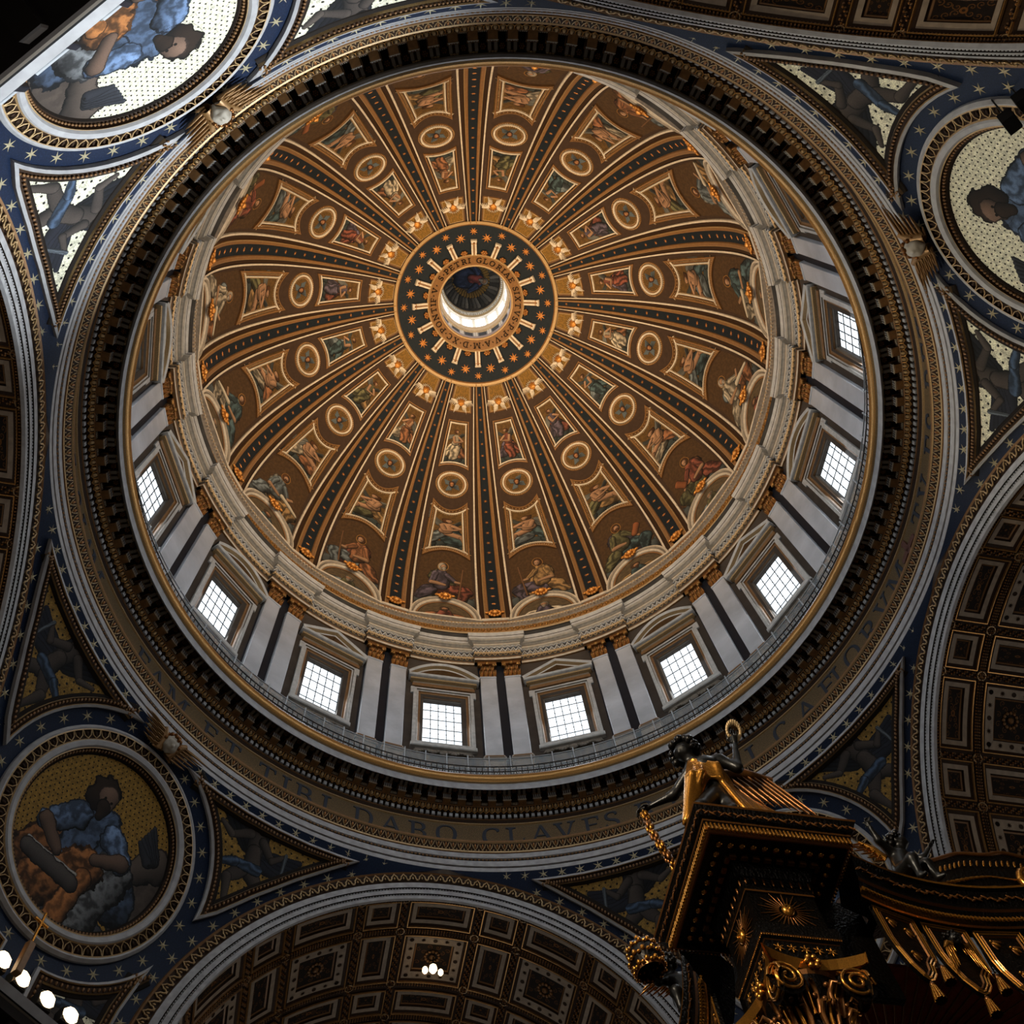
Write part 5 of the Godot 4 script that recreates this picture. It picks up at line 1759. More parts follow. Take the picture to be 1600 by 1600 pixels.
func build_ornaments() -> void:
	# winged heads over the roundels
	var fc := MB.new(); body(fc, "face", child_face(0.5), 0.055, 0.12)
	var hr := MB.new(); curls(hr, "giltdark", 0.5, 46)
	var wl := MB.new()
	feathered(wl, "wingbrown", Vector3(0.3, -0.5, -0.1), Vector3(0.75, 0.5, -0.1), Vector3(1.3, -0.2, 0.05), 6, 0.23)
	var wr := MB.new()
	feathered(wr, "wingbrown", Vector3(-0.3, -0.5, -0.1), Vector3(-0.75, 0.5, -0.1), Vector3(-1.3, -0.2, 0.05), 6, 0.23)
	var ms := [fc.mesh(M), hr.mesh(M), wl.mesh(M), wr.mesh(M)]
	for q in 4:
		var o := pmap(0.0, 6.35, 0.55)
		var z := (Vector3(0, YC, 0) - o).normalized()
		z = (z + Vector3(0, -0.25, 0)).normalized()
		var x := Vector3.UP.cross(z).normalized()
		var f := Transform3D(Basis(Vector3.UP, -PI / 2 * q), Vector3.ZERO) * Transform3D(Basis(x, z.cross(x), z), o)
		var t := thing("cherub_head", "stone cherub head with brown gilt wings above the %s roundel" % ["upper right", "upper left", "lower left", "lower right"][q], "cherub", f, "winged heads over the roundels")
		var k := 0
		for nm in ["face", "hair", "wing", "wing"]:
			obj(nm, ms[k], t)
			k += 1
	# gilt heads with fans of pale wings round the eye
	var ch := MB.new(); body(ch, "mask", child_face(0.36), 0.05, 0.08)
	var chh := MB.new(); curls(chh, "goldred", 0.37, 26)
	var fan := MB.new()
	for k in 13:
		var a := PI * (k / 12.0)
		var d := Vector3(cos(a), sin(a), 0)
		fan.tube("stucco", PackedVector3Array([d * 0.3, d * 0.5 + Vector3(0, 0, 0.04), d * 0.66]), PackedFloat32Array([0.05, 0.085, 0.03]), 6, 0.5)
	for s in [-1.0, 1.0]:
		feathered(fan, "stucco", Vector3(s * 0.3, 0.0, 0.0), Vector3(s * 0.92, 0.32, 0.0), Vector3(s * 0.1, -0.55, 0), 5, 0.1)
		feathered(fan, "stucco", Vector3(s * 0.12, -0.22, 0.0), Vector3(s * 0.5, -0.35, 0.0), Vector3(s * 0.02, -0.6, 0), 4, 0.1)
	var em := [ch.mesh(M), chh.mesh(M), fan.mesh(M)]
	# gilt masks on rib feet and lunettes
	var mk := MB.new(); body(mk, "mask", child_face(0.26), 0.05, 0.06)
	var mr := MB.new()
	for k in 11:
		var a := TAU * k / 11.0
		mr.ball("mask", Vector3(cos(a) * 0.34, sin(a) * 0.34, 0.0), Vector3(0.12, 0.12, 0.1), Transform3D.IDENTITY, 6, 4)
	for s in [-1, 1]: mr.ball("mask", Vector3(s * 0.5, 0.1, 0.0), Vector3(0.16, 0.1, 0.08), Transform3D.IDENTITY, 6, 4)
	var mm := [mk.mesh(M), mr.mesh(M)]
	for k in 16:
		var deg := 22.5 * k + DOFF
		var o := dome(deg, 100.72, 0.16)
		var y := (dome(deg, 101.2, 0.16) - dome(deg, 100.2, 0.16)).normalized()
		var z := (dome(deg, 100.72, 1.0) - o).normalized()
		var t := thing("cherub_head", "gilt cherub head with pale wings, %s nearest the eye" % where(deg), "cherub", Transform3D(Basis(y.cross(z), y, z).scaled_local(Vector3.ONE * 1.12), o), "gilt cherub heads round the eye")
		obj("face", em[0], t); obj("hair", em[1], t); obj("wings", em[2], t)
		o = dome(deg, 79.05, 0.5)
		t = thing("mask", "gilt mask on a pale lunette arch, %s" % where(deg), "mask", ring_frame(20.8, deg, 79.05).scaled_local(Vector3.ONE * 1.35), "gilt masks on the lunette arches")
		obj("face", mm[0], t); obj("mane", mm[1], t)
		deg += 11.25
		t = thing("mask", "gilt mask at a dark rib's foot, %s" % where(deg), "mask", ring_frame(20.95, deg, 76.5).scaled_local(Vector3.ONE * 1.3), "gilt masks at the rib feet")
		obj("face", mm[0], t); obj("mane", mm[1], t)
	# floodlights on the lower ledges
	var hs := MB.new()
	hs.cbox("iron", Vector3(-0.32, -0.34, -0.5), Vector3(0.32, 0.34, 0.0), 0.06)
	hs.box("iron", Vector3(-0.04, -0.62, -0.3), Vector3(0.04, -0.2, -0.2))
	hs.box("iron", Vector3(-0.25, -0.66, -0.42), Vector3(0.25, -0.6, -0.08))
	var bulb := MB.new()
	bulb.ball("lampglow", Vector3(0, 0, 0.03), Vector3(0.34, 0.34, 0.2), Transform3D.IDENTITY, 8, 5)
	var hm := hs.mesh(M)
	var bm := bulb.mesh(M)
	var spots := [Vector3(-16.9, 30.67, -14.45), Vector3(-16.24, 30.67, -15.24), Vector3(-15.36, 30.67, -16.13), Vector3(-14.53, 30.67, -16.8)]
	var lab := ["leftmost of the four bright floodlights on the lower left ledge", "second from the left of four bright floodlights on the lower left ledge", "third from the left of four bright floodlights, right of the gilt cross", "rightmost of the four bright floodlights, at the foot of the photo"]
	for q in 8:
		var p: Vector3 = spots[q % 4]
		if q >= 4: p = Vector3(-p.x, p.y, p.z)
		var aim := Vector3(-p.x * 0.75, 38.5, -p.z * 0.75)
		var l: String = lab[q] if q < 4 else ["nearest", "second", "third", "farthest"][q - 4] + " floodlight along the lower right ledge behind the dark canopy"
		var t := thing("floodlight", l, "floodlight", Transform3D(Basis.looking_at(p - aim, Vector3.UP), p), "floodlights on the lower left ledge" if q < 4 else "floodlights behind the canopy")
		obj("housing", hm, t); obj("bulb", bm, t)
	var cr := MB.new()
	cr.cbox("gilt", Vector3(-0.04, 0, -0.04), Vector3(0.04, 1.5, 0.04), 0.01)
	cr.cbox("gilt", Vector3(-0.32, 0.98, -0.04), Vector3(0.32, 1.06, 0.04), 0.01)
	var ct := thing("cross", "small gilt cross standing on the ledge between the bright floodlights", "cross", Transform3D(Basis(Vector3.UP, PI / 4), Vector3(-16.2, 31.4, -14.3)))
	obj("cross", cr, ct)
	var cu := MB.new()
	cu.cbox("goldband", Vector3(-0.14, -1.4, -0.14), Vector3(0.14, 0.0, 0.14), 0.03)
	obj("cross_foot", cu, ct)
	# cluster of bulbs in the coffer of the lower vault
	var vl := thing("lamp", "cluster of three glowing bulbs in a square coffer of the lower vault", "lamp", Transform3D(Basis.IDENTITY, Vector3(0.05, 43.1, -25.2)))
	var rod := MB.new()
	rod.tube("iron", PackedVector3Array([Vector3(0, 0.9, 0), Vector3(0, 0, 0)]), PackedFloat32Array([0.04]), 6)
	rod.ball("iron", Vector3(0, 0.1, 0), Vector3(0.2, 0.1, 0.2))
	obj("rod", rod, vl)
	for s in [[-0.42, -0.1, 0.22], [0.0, 0.05, 0.3], [0.4, -0.16, 0.2]]:
		var gb := MB.new()
		gb.ball("lampglow", Vector3.ZERO, Vector3(s[2] * 0.75, s[2], s[2] * 0.75), Transform3D.IDENTITY, 7, 5)
		obj("bulb", gb, vl).position = Vector3(s[0], s[1] - 0.2, 0.0)
	# loudspeakers hung at the upper right
	for q in 2:
		var sp := MB.new()
		sp.cbox("black", Vector3(-0.27, -0.45, -0.22), Vector3(0.27, 0.45, 0.22), 0.04)
		sp.quad("iron", Vector3(-0.22, -0.4, 0.225), Vector3(0.22, -0.4, 0.225), Vector3(0.22, 0.4, 0.225), Vector3(-0.22, 0.4, 0.225))
		sp.tube("iron", PackedVector3Array([Vector3(0, 0.45, 0), Vector3(0, 5.2, 0)]), PackedFloat32Array([0.03]), 5)
		var t := thing("loudspeaker", ["small black loudspeaker hanging before the upper right roundel, the lower one", "small black loudspeaker at the photo's right edge, the upper one"][q], "loudspeaker", Transform3D(Basis(Vector3.UP, 0.6) * Basis(Vector3.RIGHT, 0.35), [Vector3(12.2, 36.0, 19.1), Vector3(12.45, 36.0, 19.75)][q]))
		obj("cabinet", sp, t)

# ---------------------------------------------------------------- bronze canopy over the altar
const BX := 4.58
const BZ := -0.695

func square(mb: MB, prof: Array) -> void:
	# a square moulding round the origin: [half-width, height, material up to the next]
	for k in prof.size() - 1:
		if prof[k][2] == "": continue
		for q in 4:
			var b := Basis(Vector3.UP, PI / 2 * q)
			var a: float = prof[k][0]
			var c: float = prof[k + 1][0]
			mb.quad(prof[k][2], b * Vector3(-a, prof[k][1], a), b * Vector3(a, prof[k][1], a), b * Vector3(c, prof[k + 1][1], c), b * Vector3(-c, prof[k + 1][1], c))

func side_out(t: float) -> float:
	return 0.62 + 0.5 * pow((t - 4.85) / 2.75, 2.0)

func leaf_unit(m: String, l: float) -> Mesh:
	var mb := MB.new()
	mb.ball(m, Vector3.ZERO, Vector3(0.3 * l, l, 0.22 * l), Transform3D.IDENTITY, 6, 5)
	return mb.mesh(M)

func sun(mb: MB, f: Transform3D) -> void:
	mb.ball("gilt", Vector3(0, 0, 0.03), Vector3(0.16, 0.19, 0.1), f, 10, 6)
	mb.ball("gilt", Vector3(0, -0.03, 0.13), Vector3(0.03, 0.06, 0.04), f, 6, 4)
	for s in [-1, 1]: mb.ball("bronze", Vector3(s * 0.06, 0.04, 0.11), Vector3(0.025, 0.018, 0.02), f, 6, 4)
	for k in 28:
		var a := TAU * k / 28.0
		var d := Vector3(cos(a), sin(a) * 0.85, 0)
		mb.tube("giltdark", PackedVector3Array([f * (d * 0.22), f * (d * (0.72 if k % 2 else 0.55))]), PackedFloat32Array([0.022, 0.006]), 5)

func spiral(mb: MB, m: String, f: Transform3D, r: float, w: float) -> void:
	var pts := PackedVector3Array()
	for k in 34:
		var a := k * 0.42
		pts.push_back(f * Vector3(cos(a) * r * (1.0 - k / 38.0), sin(a) * r * (1.0 - k / 38.0), 0.002 * k))
	mb.tube(m, pts, PackedFloat32Array([w]), 6)

func build_canopy() -> void:
	var root := thing("canopy", "dark bronze and gilt altar canopy with hangings and a rayed red ceiling", "canopy", Transform3D(Basis.IDENTITY, Vector3(BX, 0, BZ)))
	var mb := MB.new()
	square(mb, [[0.0, 22.1, "bronze"], [2.0, 22.1, "bronze"], [2.08, 22.06, "giltdark"], [2.12, 22.02, "giltdark"], [2.1, 21.97, "bronze"], [2.06, 21.9, "bronze"], [1.98, 21.72, "bronze"], [1.92, 21.66, "giltdark"], [1.9, 21.62, "bronze"], [1.88, 21.6, "bronze"], [1.84, 21.36, "giltdark"], [1.8, 21.31, "giltdark"], [1.76, 21.31, "bronze"], [1.74, 21.4, "bronze"], [1.05, 21.4, "bronze"], [1.0, 21.2, "bronze"], [0.92, 21.0, "bronze"], [0.86, 20.6, "giltdark"], [0.88, 20.52, "bronze"], [0.84, 20.48, "bronze"], [0.84, 19.42, "giltdark"], [0.97, 19.4, "bronze"], [0.97, 19.08, "giltdark"], [0.95, 19.04, "bronze"], [0.9, 18.98, "giltdark"], [0.88, 18.96, "bronze"], [0.88, 18.5, "bronze"], [0.3, 18.45, ""]])
	var block := mb.mesh(M)
	# columns: the one in view and the three that carry the rest
	mb = MB.new()
	var rows := []
	for k in 120:
		var h := 17.0 * k / 119.0
		var a := h * 1.35
		var row := PackedVector3Array()
		for c in 20:
			var ph := TAU * c / 20.0
			row.push_back(Vector3(0.2 * cos(a) + 0.62 * cos(ph), h, 0.2 * sin(a) + 0.62 * sin(ph)))
		rows.push_back(row)
	mb.grid("bronze", rows, true, true)
	lathe(mb, [[1.2, 0.0, "pier"], [1.2, 3.2, "pier"], [0.9, 3.4, "bronze"], [0.7, 3.8, ""]], 24)
	var column := mb.mesh(M)
	mb = MB.new()
	lathe(mb, [[0.66, 16.4, "giltdark"], [0.72, 16.5, "bronze"], [0.6, 16.6, "bronze"], [0.66, 17.4, "bronze"], [0.86, 18.1, "giltdark"], [0.9, 18.2, ""]], 32)
	# abacus with hollow sides and projecting horns
	for q in 4:
		var b := Basis(Vector3.UP, PI / 2 * q)
		var out := PackedVector3Array()
		var low := PackedVector3Array()
		for k in 13:
			var t := -1.0 + k / 6.0
			out.push_back(b * Vector3(1.22 * t, 18.5, 0.86 + 0.34 * t * t))
			low.push_back(b * Vector3(1.2 * t, 18.24, 0.82 + 0.34 * t * t))
		var lip := PackedVector3Array()
		for p in low: lip.push_back(Vector3(p.x * 0.8, 18.2, p.z * 0.8))
		mb.grid("gilt", [out, low]); mb.grid("giltdark", [low, lip])
		var top := PackedVector3Array()
		for p in out: top.push_back(Vector3(p.x * 0.6, 18.5, p.z * 0.6))
		mb.grid("bronze", [out, top])
	var abacus := mb.mesh(M)
	mb = MB.new()
	for q in 4:
		for s in [-1, 1]:
			var f := Transform3D(Basis(Vector3.UP, PI / 2 * q), Vector3.ZERO) * Transform3D(Basis(Vector3(s, 0, 0), Vector3.UP, Vector3(0, 0, 1)), Vector3(s * 0.8, 17.78, 1.0))
			spiral(mb, "gilt", f, 0.42, 0.04)
			disc(mb, "bronze", func(u, v, o): return f * Vector3(u, v, o), Vector2.ZERO, 0.42, -0.03, 20, 1)
			mb.tube("gilt", PackedVector3Array([f * Vector3(0.34, 0.0, 0), f * Vector3(0.2, 0.32, -0.02), f * Vector3(-0.35, 0.3, -0.05)]), PackedFloat32Array([0.04]), 6)
	var volutes := mb.mesh(M)
	mb = MB.new()
	for row in 2:
		for k in 8:
			var a := TAU * (k + 0.5 * row) / 8.0
			var d := Vector3(cos(a), 0, sin(a))
			var o := d * (0.66 + 0.06 * row) + Vector3.UP * (16.65 + 0.5 * row)
			var w := d.cross(Vector3.UP)
			for s in [-1, 0, 1]: mb.tube("giltdark" if s else "gilt", PackedVector3Array([o + w * 0.1 * s, o + w * 0.16 * s + Vector3.UP * 0.45 + d * 0.08, o + w * 0.14 * s + Vector3.UP * 0.68 + d * 0.25, o + w * 0.1 * s + Vector3.UP * 0.6 + d * 0.36]), PackedFloat32Array([0.09, 0.11, 0.09, 0.03]), 6, 0.5)
	for k in 40:
		var a := k * 2.4
		mb.ball("giltdark", Vector3(cos(a) * 0.86, 17.4 + 0.5 * fmod(k * 0.37, 1.0), sin(a) * 0.86), Vector3.ONE * 0.07, Transform3D.IDENTITY, 6, 4)
	for q in 4:
		var d := Basis(Vector3.UP, PI / 2 * q) * Vector3(0, 0, 0.92)
		for k in 6: mb.ball("gilt", d + Vector3(0, 18.35, 0) + Basis(Vector3.UP, PI / 2 * q) * Vector3(cos(k * TAU / 6) * 0.13, sin(k * TAU / 6) * 0.13, 0.03), Vector3.ONE * 0.08, Transform3D.IDENTITY, 6, 4)
	var leaves := mb.mesh(M)
	for c in [Vector3.ZERO, Vector3(9.75, 0, 0), Vector3(0, 0, -9.75), Vector3(9.75, 0, -9.75)]:
		var o := obj("cornice_block", block, root); o.position = c
		var cl := obj("column", column, root); cl.position = c
		var ab := obj("capital", abacus, root); ab.position = c
		obj("volutes", volutes, ab)
		obj("acanthus_leaves", leaves, ab)
	# ornament of the block in view
	var corner: Node3D = root.get_child(0)
	for q in [0, 3]:
		mb = MB.new()
		sun(mb, Transform3D(Basis(Vector3.UP, PI / 2 * q), Vector3.ZERO) * Transform3D(Basis.IDENTITY, Vector3(0, 19.95, 0.86)))
		obj("sun_face", mb, corner)
	var lump := MB.new()
	lump.ball("gilt", Vector3.ZERO, Vector3(0.09, 0.07, 0.09), Transform3D.IDENTITY, 8, 5)
	for q in 4:
		var b := Basis(Vector3.UP, PI / 2 * q)
		for k in 10:
			var o := obj("boss", lump.mesh(M) if not meshes.has("boss") else meshes["boss"], corner)
			meshes["boss"] = o.mesh
			o.position = b * Vector3(-1.45 + 0.29 * k, 21.37, 1.45)
	for q in 4:
		for k in 8:
			var mb2 := MB.new()
			mb2.cbox("giltdark", Vector3(-0.09, 21.28, 0.0), Vector3(0.09, 21.4, 0.12), 0.02, Transform3D(Basis(Vector3.UP, PI / 2 * q), Vector3.ZERO) * Transform3D(Basis.IDENTITY, Vector3(-1.05 + 0.3 * k, 0, 1.1)))
			obj("inner_block", mb2, corner)
	var fl := MB.new()
	fl.cbox("gilt", Vector3(-0.028, -0.14, -0.03), Vector3(0.028, 0.14, 0.03), 0.012)
	var flm := fl.mesh(M)
	var lf1 := leaf_unit("giltdark", 0.12)
	var lf2 := leaf_unit("gilt", 0.08)
	var p1 := []
	var p2 := []
	var p3 := []
	for q in 4:
		var b := Basis(Vector3.UP, PI / 2 * q)
		for k in 36: p1.push_back(Transform3D(b * Basis(Vector3.RIGHT, -0.15), b * Vector3(-1.82 + 0.104 * k, 21.48, 1.87)))
		for k in 40:
			p2.push_back(Transform3D(b * Basis(Vector3(0, 0, 1), 0.9 * (1 if k % 2 else -1)), b * Vector3(-1.98 + 0.101 * k, 21.82 + 0.04 * sin(k * 1.7), 2.02)))
		for k in 8: p2.push_back(Transform3D(b, b * Vector3(-0.8 + 0.23 * k, 20.82, 0.92)))
		for k in 34: p3.push_back(Transform3D(b, b * Vector3(-0.95 + 0.0576 * k, 19.05, 0.96)).scaled_local(Vector3.ONE * 0.35))
		for k in 5:
			for j in 6: p3.push_back(Transform3D(b * Basis(Vector3(0, 0, 1), j * 1.05), b * (Vector3(-0.62 + 0.31 * k, 18.74, 0.9) + Vector3(-sin(j * 1.05), cos(j * 1.05), 0) * 0.07)).scaled_local(Vector3(1, 0.8, 1)))
	many("fluted_row", flm, p1, corner)
	many("leaf_row", lf1, p2, corner)
	many("small_leaf_row", lf2, p3, corner)
	# sides of the canopy
	for q in 2:
		var f := Transform3D.IDENTITY if q == 0 else Transform3D(Basis(Vector3(0, 0, -1), Vector3.UP, Vector3(-1, 0, 0)), Vector3.ZERO)
		mb = MB.new()
		var pr := [[-0.14, 20.36, "bronze"], [-0.02, 20.36, "giltdark"], [0.0, 20.42, "bronze"], [0.16, 20.72, "giltdark"], [0.22, 20.76, "bronze"], [0.2, 20.84, "bronze"], [0.34, 21.22, "bronze"], [0.42, 21.28, "gilt"], [0.43, 21.34, "giltdark"], [0.38, 21.38, "bronze"], [-0.6, 21.45, "bronze"], [-0.9, 21.0, ""]]
		for k in pr.size() - 1:
			var rr := []
			for j in [k, k + 1]:
				var row := PackedVector3Array()
				for c in 25:
					var t := 1.9 + 5.9 * c / 24.0
					row.push_back(f * Vector3(t, pr[j][1], side_out(t) + pr[j][0]))
				rr.push_back(row)
			mb.grid(pr[k][2], rr)
		var side := obj("side_cornice", mb, root)
		p1 = []; p2 = []
		for k in 54:
			var t := 2.0 + 5.7 * k / 53.0
			p1.push_back(f * Transform3D(Basis(Vector3.RIGHT, -0.45), Vector3(t, 20.58, side_out(t) + 0.1)))
			p2.push_back(f * Transform3D(Basis(Vector3(0, 0, 1), 1.0 * (1 if k % 2 else -1)), Vector3(t, 21.03 + 0.05 * sin(k), side_out(t) + 0.3)))
		many("fluted_row", flm, p1, side)
		many("leaf_row", lf1, p2, side)
		mb = MB.new()
		mb.box("bronze", Vector3(0.9, 18.4, -0.1), Vector3(2.5, 21.35, 0.1), f)
		obj("inner_panel", mb, root)
		# hangings
		for k in 4:
			var t := 2.78 + 1.4 * k
			var z := side_out(t) - 0.12
			var g := f * Transform3D(Basis(Vector3.UP, -atan(0.5 * 2.0 * (t - 4.85) / 7.5625)), Vector3(t, 20.36, z))
			var pts := PackedVector2Array([Vector2(-0.62, 0.0), Vector2(-0.62, -0.95), Vector2(-0.56, -1.3), Vector2(-0.38, -1.75), Vector2(-0.16, -2.02), Vector2(0.0, -2.1), Vector2(0.16, -2.02), Vector2(0.34, -1.8), Vector2(0.4, -1.55), Vector2(0.5, -1.42), Vector2(0.62, -1.3), Vector2(0.62, 0.0)])
			var gm := func(u, v, o): return g * Vector3(u, v, o)
			mb = MB.new()
			mb.poly("bronze", pts, gm, 0.0)
			mb.poly("bronze", pts, gm, -0.07)
			frame(mb, gm, pts, [[0.0, -0.07, "bronze"], [0.0, 0.03, "gilt"], [0.025, 0.05, "gilt"], [0.05, 0.03, "bronze"], [0.08, 0.03, "gilt"], [0.1, 0.05, "gilt"], [0.125, 0.03, "bronze"], [0.155, 0.02, "giltdark"], [0.175, 0.04, "giltdark"], [0.2, 0.0, ""]])
			var flap := obj("hanging", mb, root)
			mb = MB.new()
			if k % 2 == 0:
				for c in [Vector2(-0.22, -0.45), Vector2(0.2, -0.62), Vector2(0.0, -1.4)]:
					var h := g * Transform3D(Basis(Vector3(0, 0, 1), 0.9), Vector3(c.x, c.y, 0.03))
					mb.ball("gilt", Vector3.ZERO, Vector3(0.05, 0.12, 0.05), h, 7, 5)
					mb.ball("gilt", Vector3(0, 0.13, 0.01), Vector3(0.045, 0.045, 0.045), h, 6, 4)
					for s in [-1, 1]: mb.ball("giltdark", Vector3(s * 0.09, -0.04, 0.01), Vector3(0.045, 0.12, 0.02), h * Transform3D(Basis(Vector3(0, 0, 1), s * 0.5), Vector3.ZERO), 6, 4)
				obj("bee", mb, flap)
			else:
				var h := g * Transform3D(Basis.IDENTITY, Vector3(0, -0.55, 0.14))
				var hb := MB.new()
				for b in child_face(0.2): hb.ball("bronzeskin", (b[0] + b[1]) * 0.5, Vector3.ONE * (float(b[2]) + float(b[3])) * 0.5, h, 8, 6)
				for c in 20: hb.ball("bronze", Vector3(cos(c * 2.4), 0.35 + 0.03 * c, sin(c * 2.4) * 0.6 - 0.3) * 0.2, Vector3.ONE * 0.06, h, 6, 4)
				for s in [-1.0, 1.0]: feathered(hb, "gilt", h * Vector3(s * 0.14, -0.15, -0.05), h * Vector3(s * 0.4, -0.3, -0.05), h.basis * Vector3(s * 0.02, -0.75, 0), 4, 0.07)
				obj("winged_head", hb, flap)
			# tassel between the hangings
			for a in [Vector3(0.69, -1.45, 0.0), Vector3(0.0, -2.2, 0.0)]:
				mb = MB.new()
				var o: Vector3 = g * a
				mb.ball("giltdark", o, Vector3(0.07, 0.08, 0.07), Transform3D.IDENTITY, 8, 5)
				mb.tube("giltdark", PackedVector3Array([o + Vector3.UP * 0.12, o]), PackedFloat32Array([0.02]), 5)
				for c in 10:
					var d := Vector3(cos(c * TAU / 10), 0, sin(c * TAU / 10))
					mb.tube("gilt", PackedVector3Array([o + d * 0.05 - Vector3.UP * 0.04, o + d * 0.11 - Vector3.UP * 0.42]), PackedFloat32Array([0.025, 0.04]), 5)
				obj("tassel", mb, flap)
	# ceiling with gilt rays
	mb = MB.new()
	mb.box("redcloth", Vector3(1.2, 20.5, -8.8), Vector3(8.8, 20.6, -0.95))
	mb.box("redcloth", Vector3(0.95, 20.5, -8.8), Vector3(1.2, 20.6, -1.2))
	var cei := obj("ceiling_cloth", mb, root)
	mb = MB.new()
	for k in 72:
		var d := Vector3(cos(k * TAU / 72), 0, sin(k * TAU / 72))
		var l := 3.6 + 0.9 * absf(sin(k * 1.3))
		mb.tube("giltdark", PackedVector3Array([Vector3(4.87, 20.46, -4.87) + d * 1.0, Vector3(4.87, 20.47, -4.87) + d * l]), PackedFloat32Array([0.045, 0.012]), 5)
	obj("gilt_rays", mb, cei)
	# scrolled crest over the side in view
	mb = MB.new()
	var up := PackedVector3Array()
	var lowp := PackedVector3Array()
	var c3 := Curve3D.new()
	for p in [Vector3(3.0, 21.4, -0.3), Vector3(4.3, 22.5, -0.5), Vector3(5.6, 24.1, -0.62), Vector3(7.0, 24.75, -0.6), Vector3(8.4, 24.85, -0.45), Vector3(9.9, 24.85, -0.45)]: c3.add_point(p, Vector3(-0.45, -0.25, 0), Vector3(0.45, 0.25, 0))
	var c4 := Curve3D.new()
	for p in [Vector3(3.2, 21.3, -0.3), Vector3(4.8, 22.0, -0.5), Vector3(6.3, 23.05, -0.6), Vector3(7.6, 23.45, -0.6), Vector3(8.5, 23.2, -0.45), Vector3(8.75, 22.6, -0.45)]: c4.add_point(p, Vector3(-0.4, -0.15, 0), Vector3(0.4, 0.15, 0))
	for k in 41:
		up.push_back(c3.sample_baked(c3.get_baked_length() * k / 40.0))
		lowp.push_back(c4.sample_baked(c4.get_baked_length() * k / 40.0))
	for s in [[0.0, 0.0, 0.0], [1.0, 0.0, 0.0]]: pass
	var up2 := PackedVector3Array()
	var low2 := PackedVector3Array()
	for k in 41:
		up2.push_back(up[k] - Vector3(0, 0, 0.6))
		low2.push_back(lowp[k] - Vector3(0, 0, 0.6))
	mb.grid("bronze", [up, lowp]); mb.grid("bronze", [up2, low2]); mb.grid("bronze", [up, up2]); mb.grid("bronze", [lowp, low2])
	mb.tube("giltdark", up, PackedFloat32Array([0.07]), 7)
	mb.tube("gilt", lowp, PackedFloat32Array([0.08]), 7)
	var crest := obj("scrolled_crest", mb, root)
	p1 = []
	for k in range(4, 39):
		for s in [-1, 1]:
			var o := up[k].lerp(lowp[k], 0.5 + 0.2 * s) + Vector3(0, 0, 0.05)
			p1.push_back(Transform3D(Basis(Vector3(0, 0, 1), -1.0 - 0.55 * s), o).scaled_local(Vector3(1.2, 1.3, 1.0)))
	many("leaf_row", leaf_unit("gilt", 0.12), p1, crest)
	mb = MB.new()
	spiral(mb, "gilt", Transform3D(Basis.IDENTITY, Vector3(8.95, 23.5, -0.3)), 0.6, 0.12)
	obj("crest_scroll", mb, crest)

func fingers(bones: Array, wrist: Vector3, to: Vector3, side: Vector3, curl: Vector3, s: float) -> void:
	# palm, four unequal fingers bent twice, and a thumb from the side of the palm
	var d := (to - wrist).normalized()
	bones.push_back([wrist, wrist + d * 0.1 * s, 0.038 * s, 0.05 * s])
	for k in 4:
		var o := wrist + d * 0.09 * s + side * (k - 1.5) * 0.027 * s
		var l: float = [0.075, 0.09, 0.085, 0.065][k] * s
		var a := o + d * l * 0.8 + side * (k - 1.5) * 0.006 * s
		var b := a + (d * 0.6 + curl * 0.6) * l * 0.6
		bones.push_back([o, a, 0.014 * s, 0.0125 * s])
		bones.push_back([a, b, 0.0125 * s, 0.0105 * s])
		bones.push_back([b, b + (d * 0.1 + curl * 0.9) * l * 0.5, 0.0105 * s, 0.009 * s])
	var t := wrist + d * 0.03 * s - side * 0.045 * s
	bones.push_back([t, t + (d * 0.6 - side * 0.6 + curl * 0.3) * 0.06 * s, 0.018 * s, 0.0145 * s])
	bones.push_back([t + (d * 0.6 - side * 0.6 + curl * 0.3) * 0.06 * s, t + (d * 0.9 - side * 0.5 + curl * 0.5) * 0.1 * s, 0.0145 * s, 0.011 * s])

func head_bones(c: Vector3, r: float, look: Vector3, up: Vector3) -> Array:
	var x := up.cross(look).normalized()
	var b := Basis(x, look.cross(x), look)
	var out := []
	for q in [[Vector3(0, 0.25, -0.2), Vector3(0, 0.1, 0.05), 0.85, 0.75], [Vector3(0, -0.35, 0.2), Vector3(0, -0.8, 0.42), 0.55, 0.28], [Vector3(0, 0.1, 0.7), Vector3(0, -0.25, 0.95), 0.09, 0.15], [Vector3(-0.16, -0.5, 0.7), Vector3(0.16, -0.5, 0.7), 0.09, 0.09], [Vector3(-0.45, 0.18, 0.6), Vector3(-0.15, 0.18, 0.7), 0.09, 0.09], [Vector3(0.45, 0.18, 0.6), Vector3(0.15, 0.18, 0.7), 0.09, 0.09], [Vector3(-0.4, -0.25, 0.45), Vector3(-0.36, -0.2, 0.45), 0.25, 0.25], [Vector3(0.4, -0.25, 0.45), Vector3(0.36, -0.2, 0.45), 0.25, 0.25], [Vector3(-0.8, 0.0, -0.05), Vector3(-0.82, -0.25, 0.0), 0.13, 0.1], [Vector3(0.8, 0.0, -0.05), Vector3(0.82, -0.25, 0.0), 0.13, 0.1]]:
		out.push_back([c + b * q[0] * r, c + b * q[1] * r, q[2] * r, q[3] * r])
	return out

func hair(mb: MB, m: String, c: Vector3, r: float, look: Vector3, n: int) -> void:
	for k in n:
		var a := k * 2.399
		var y := 1.0 - 1.5 * (k + 0.5) / n
		var w := sqrt(maxf(0.0, 1.0 - y * y))
		var p := Vector3(cos(a) * w, y, sin(a) * w)
		if p.dot(look) > 0.35 and y < 0.6: continue
		mb.ball(m, c + p * r * 1.0, Vector3.ONE * r * (0.26 + 0.06 * (k % 3)), Transform3D.IDENTITY, 6, 4)

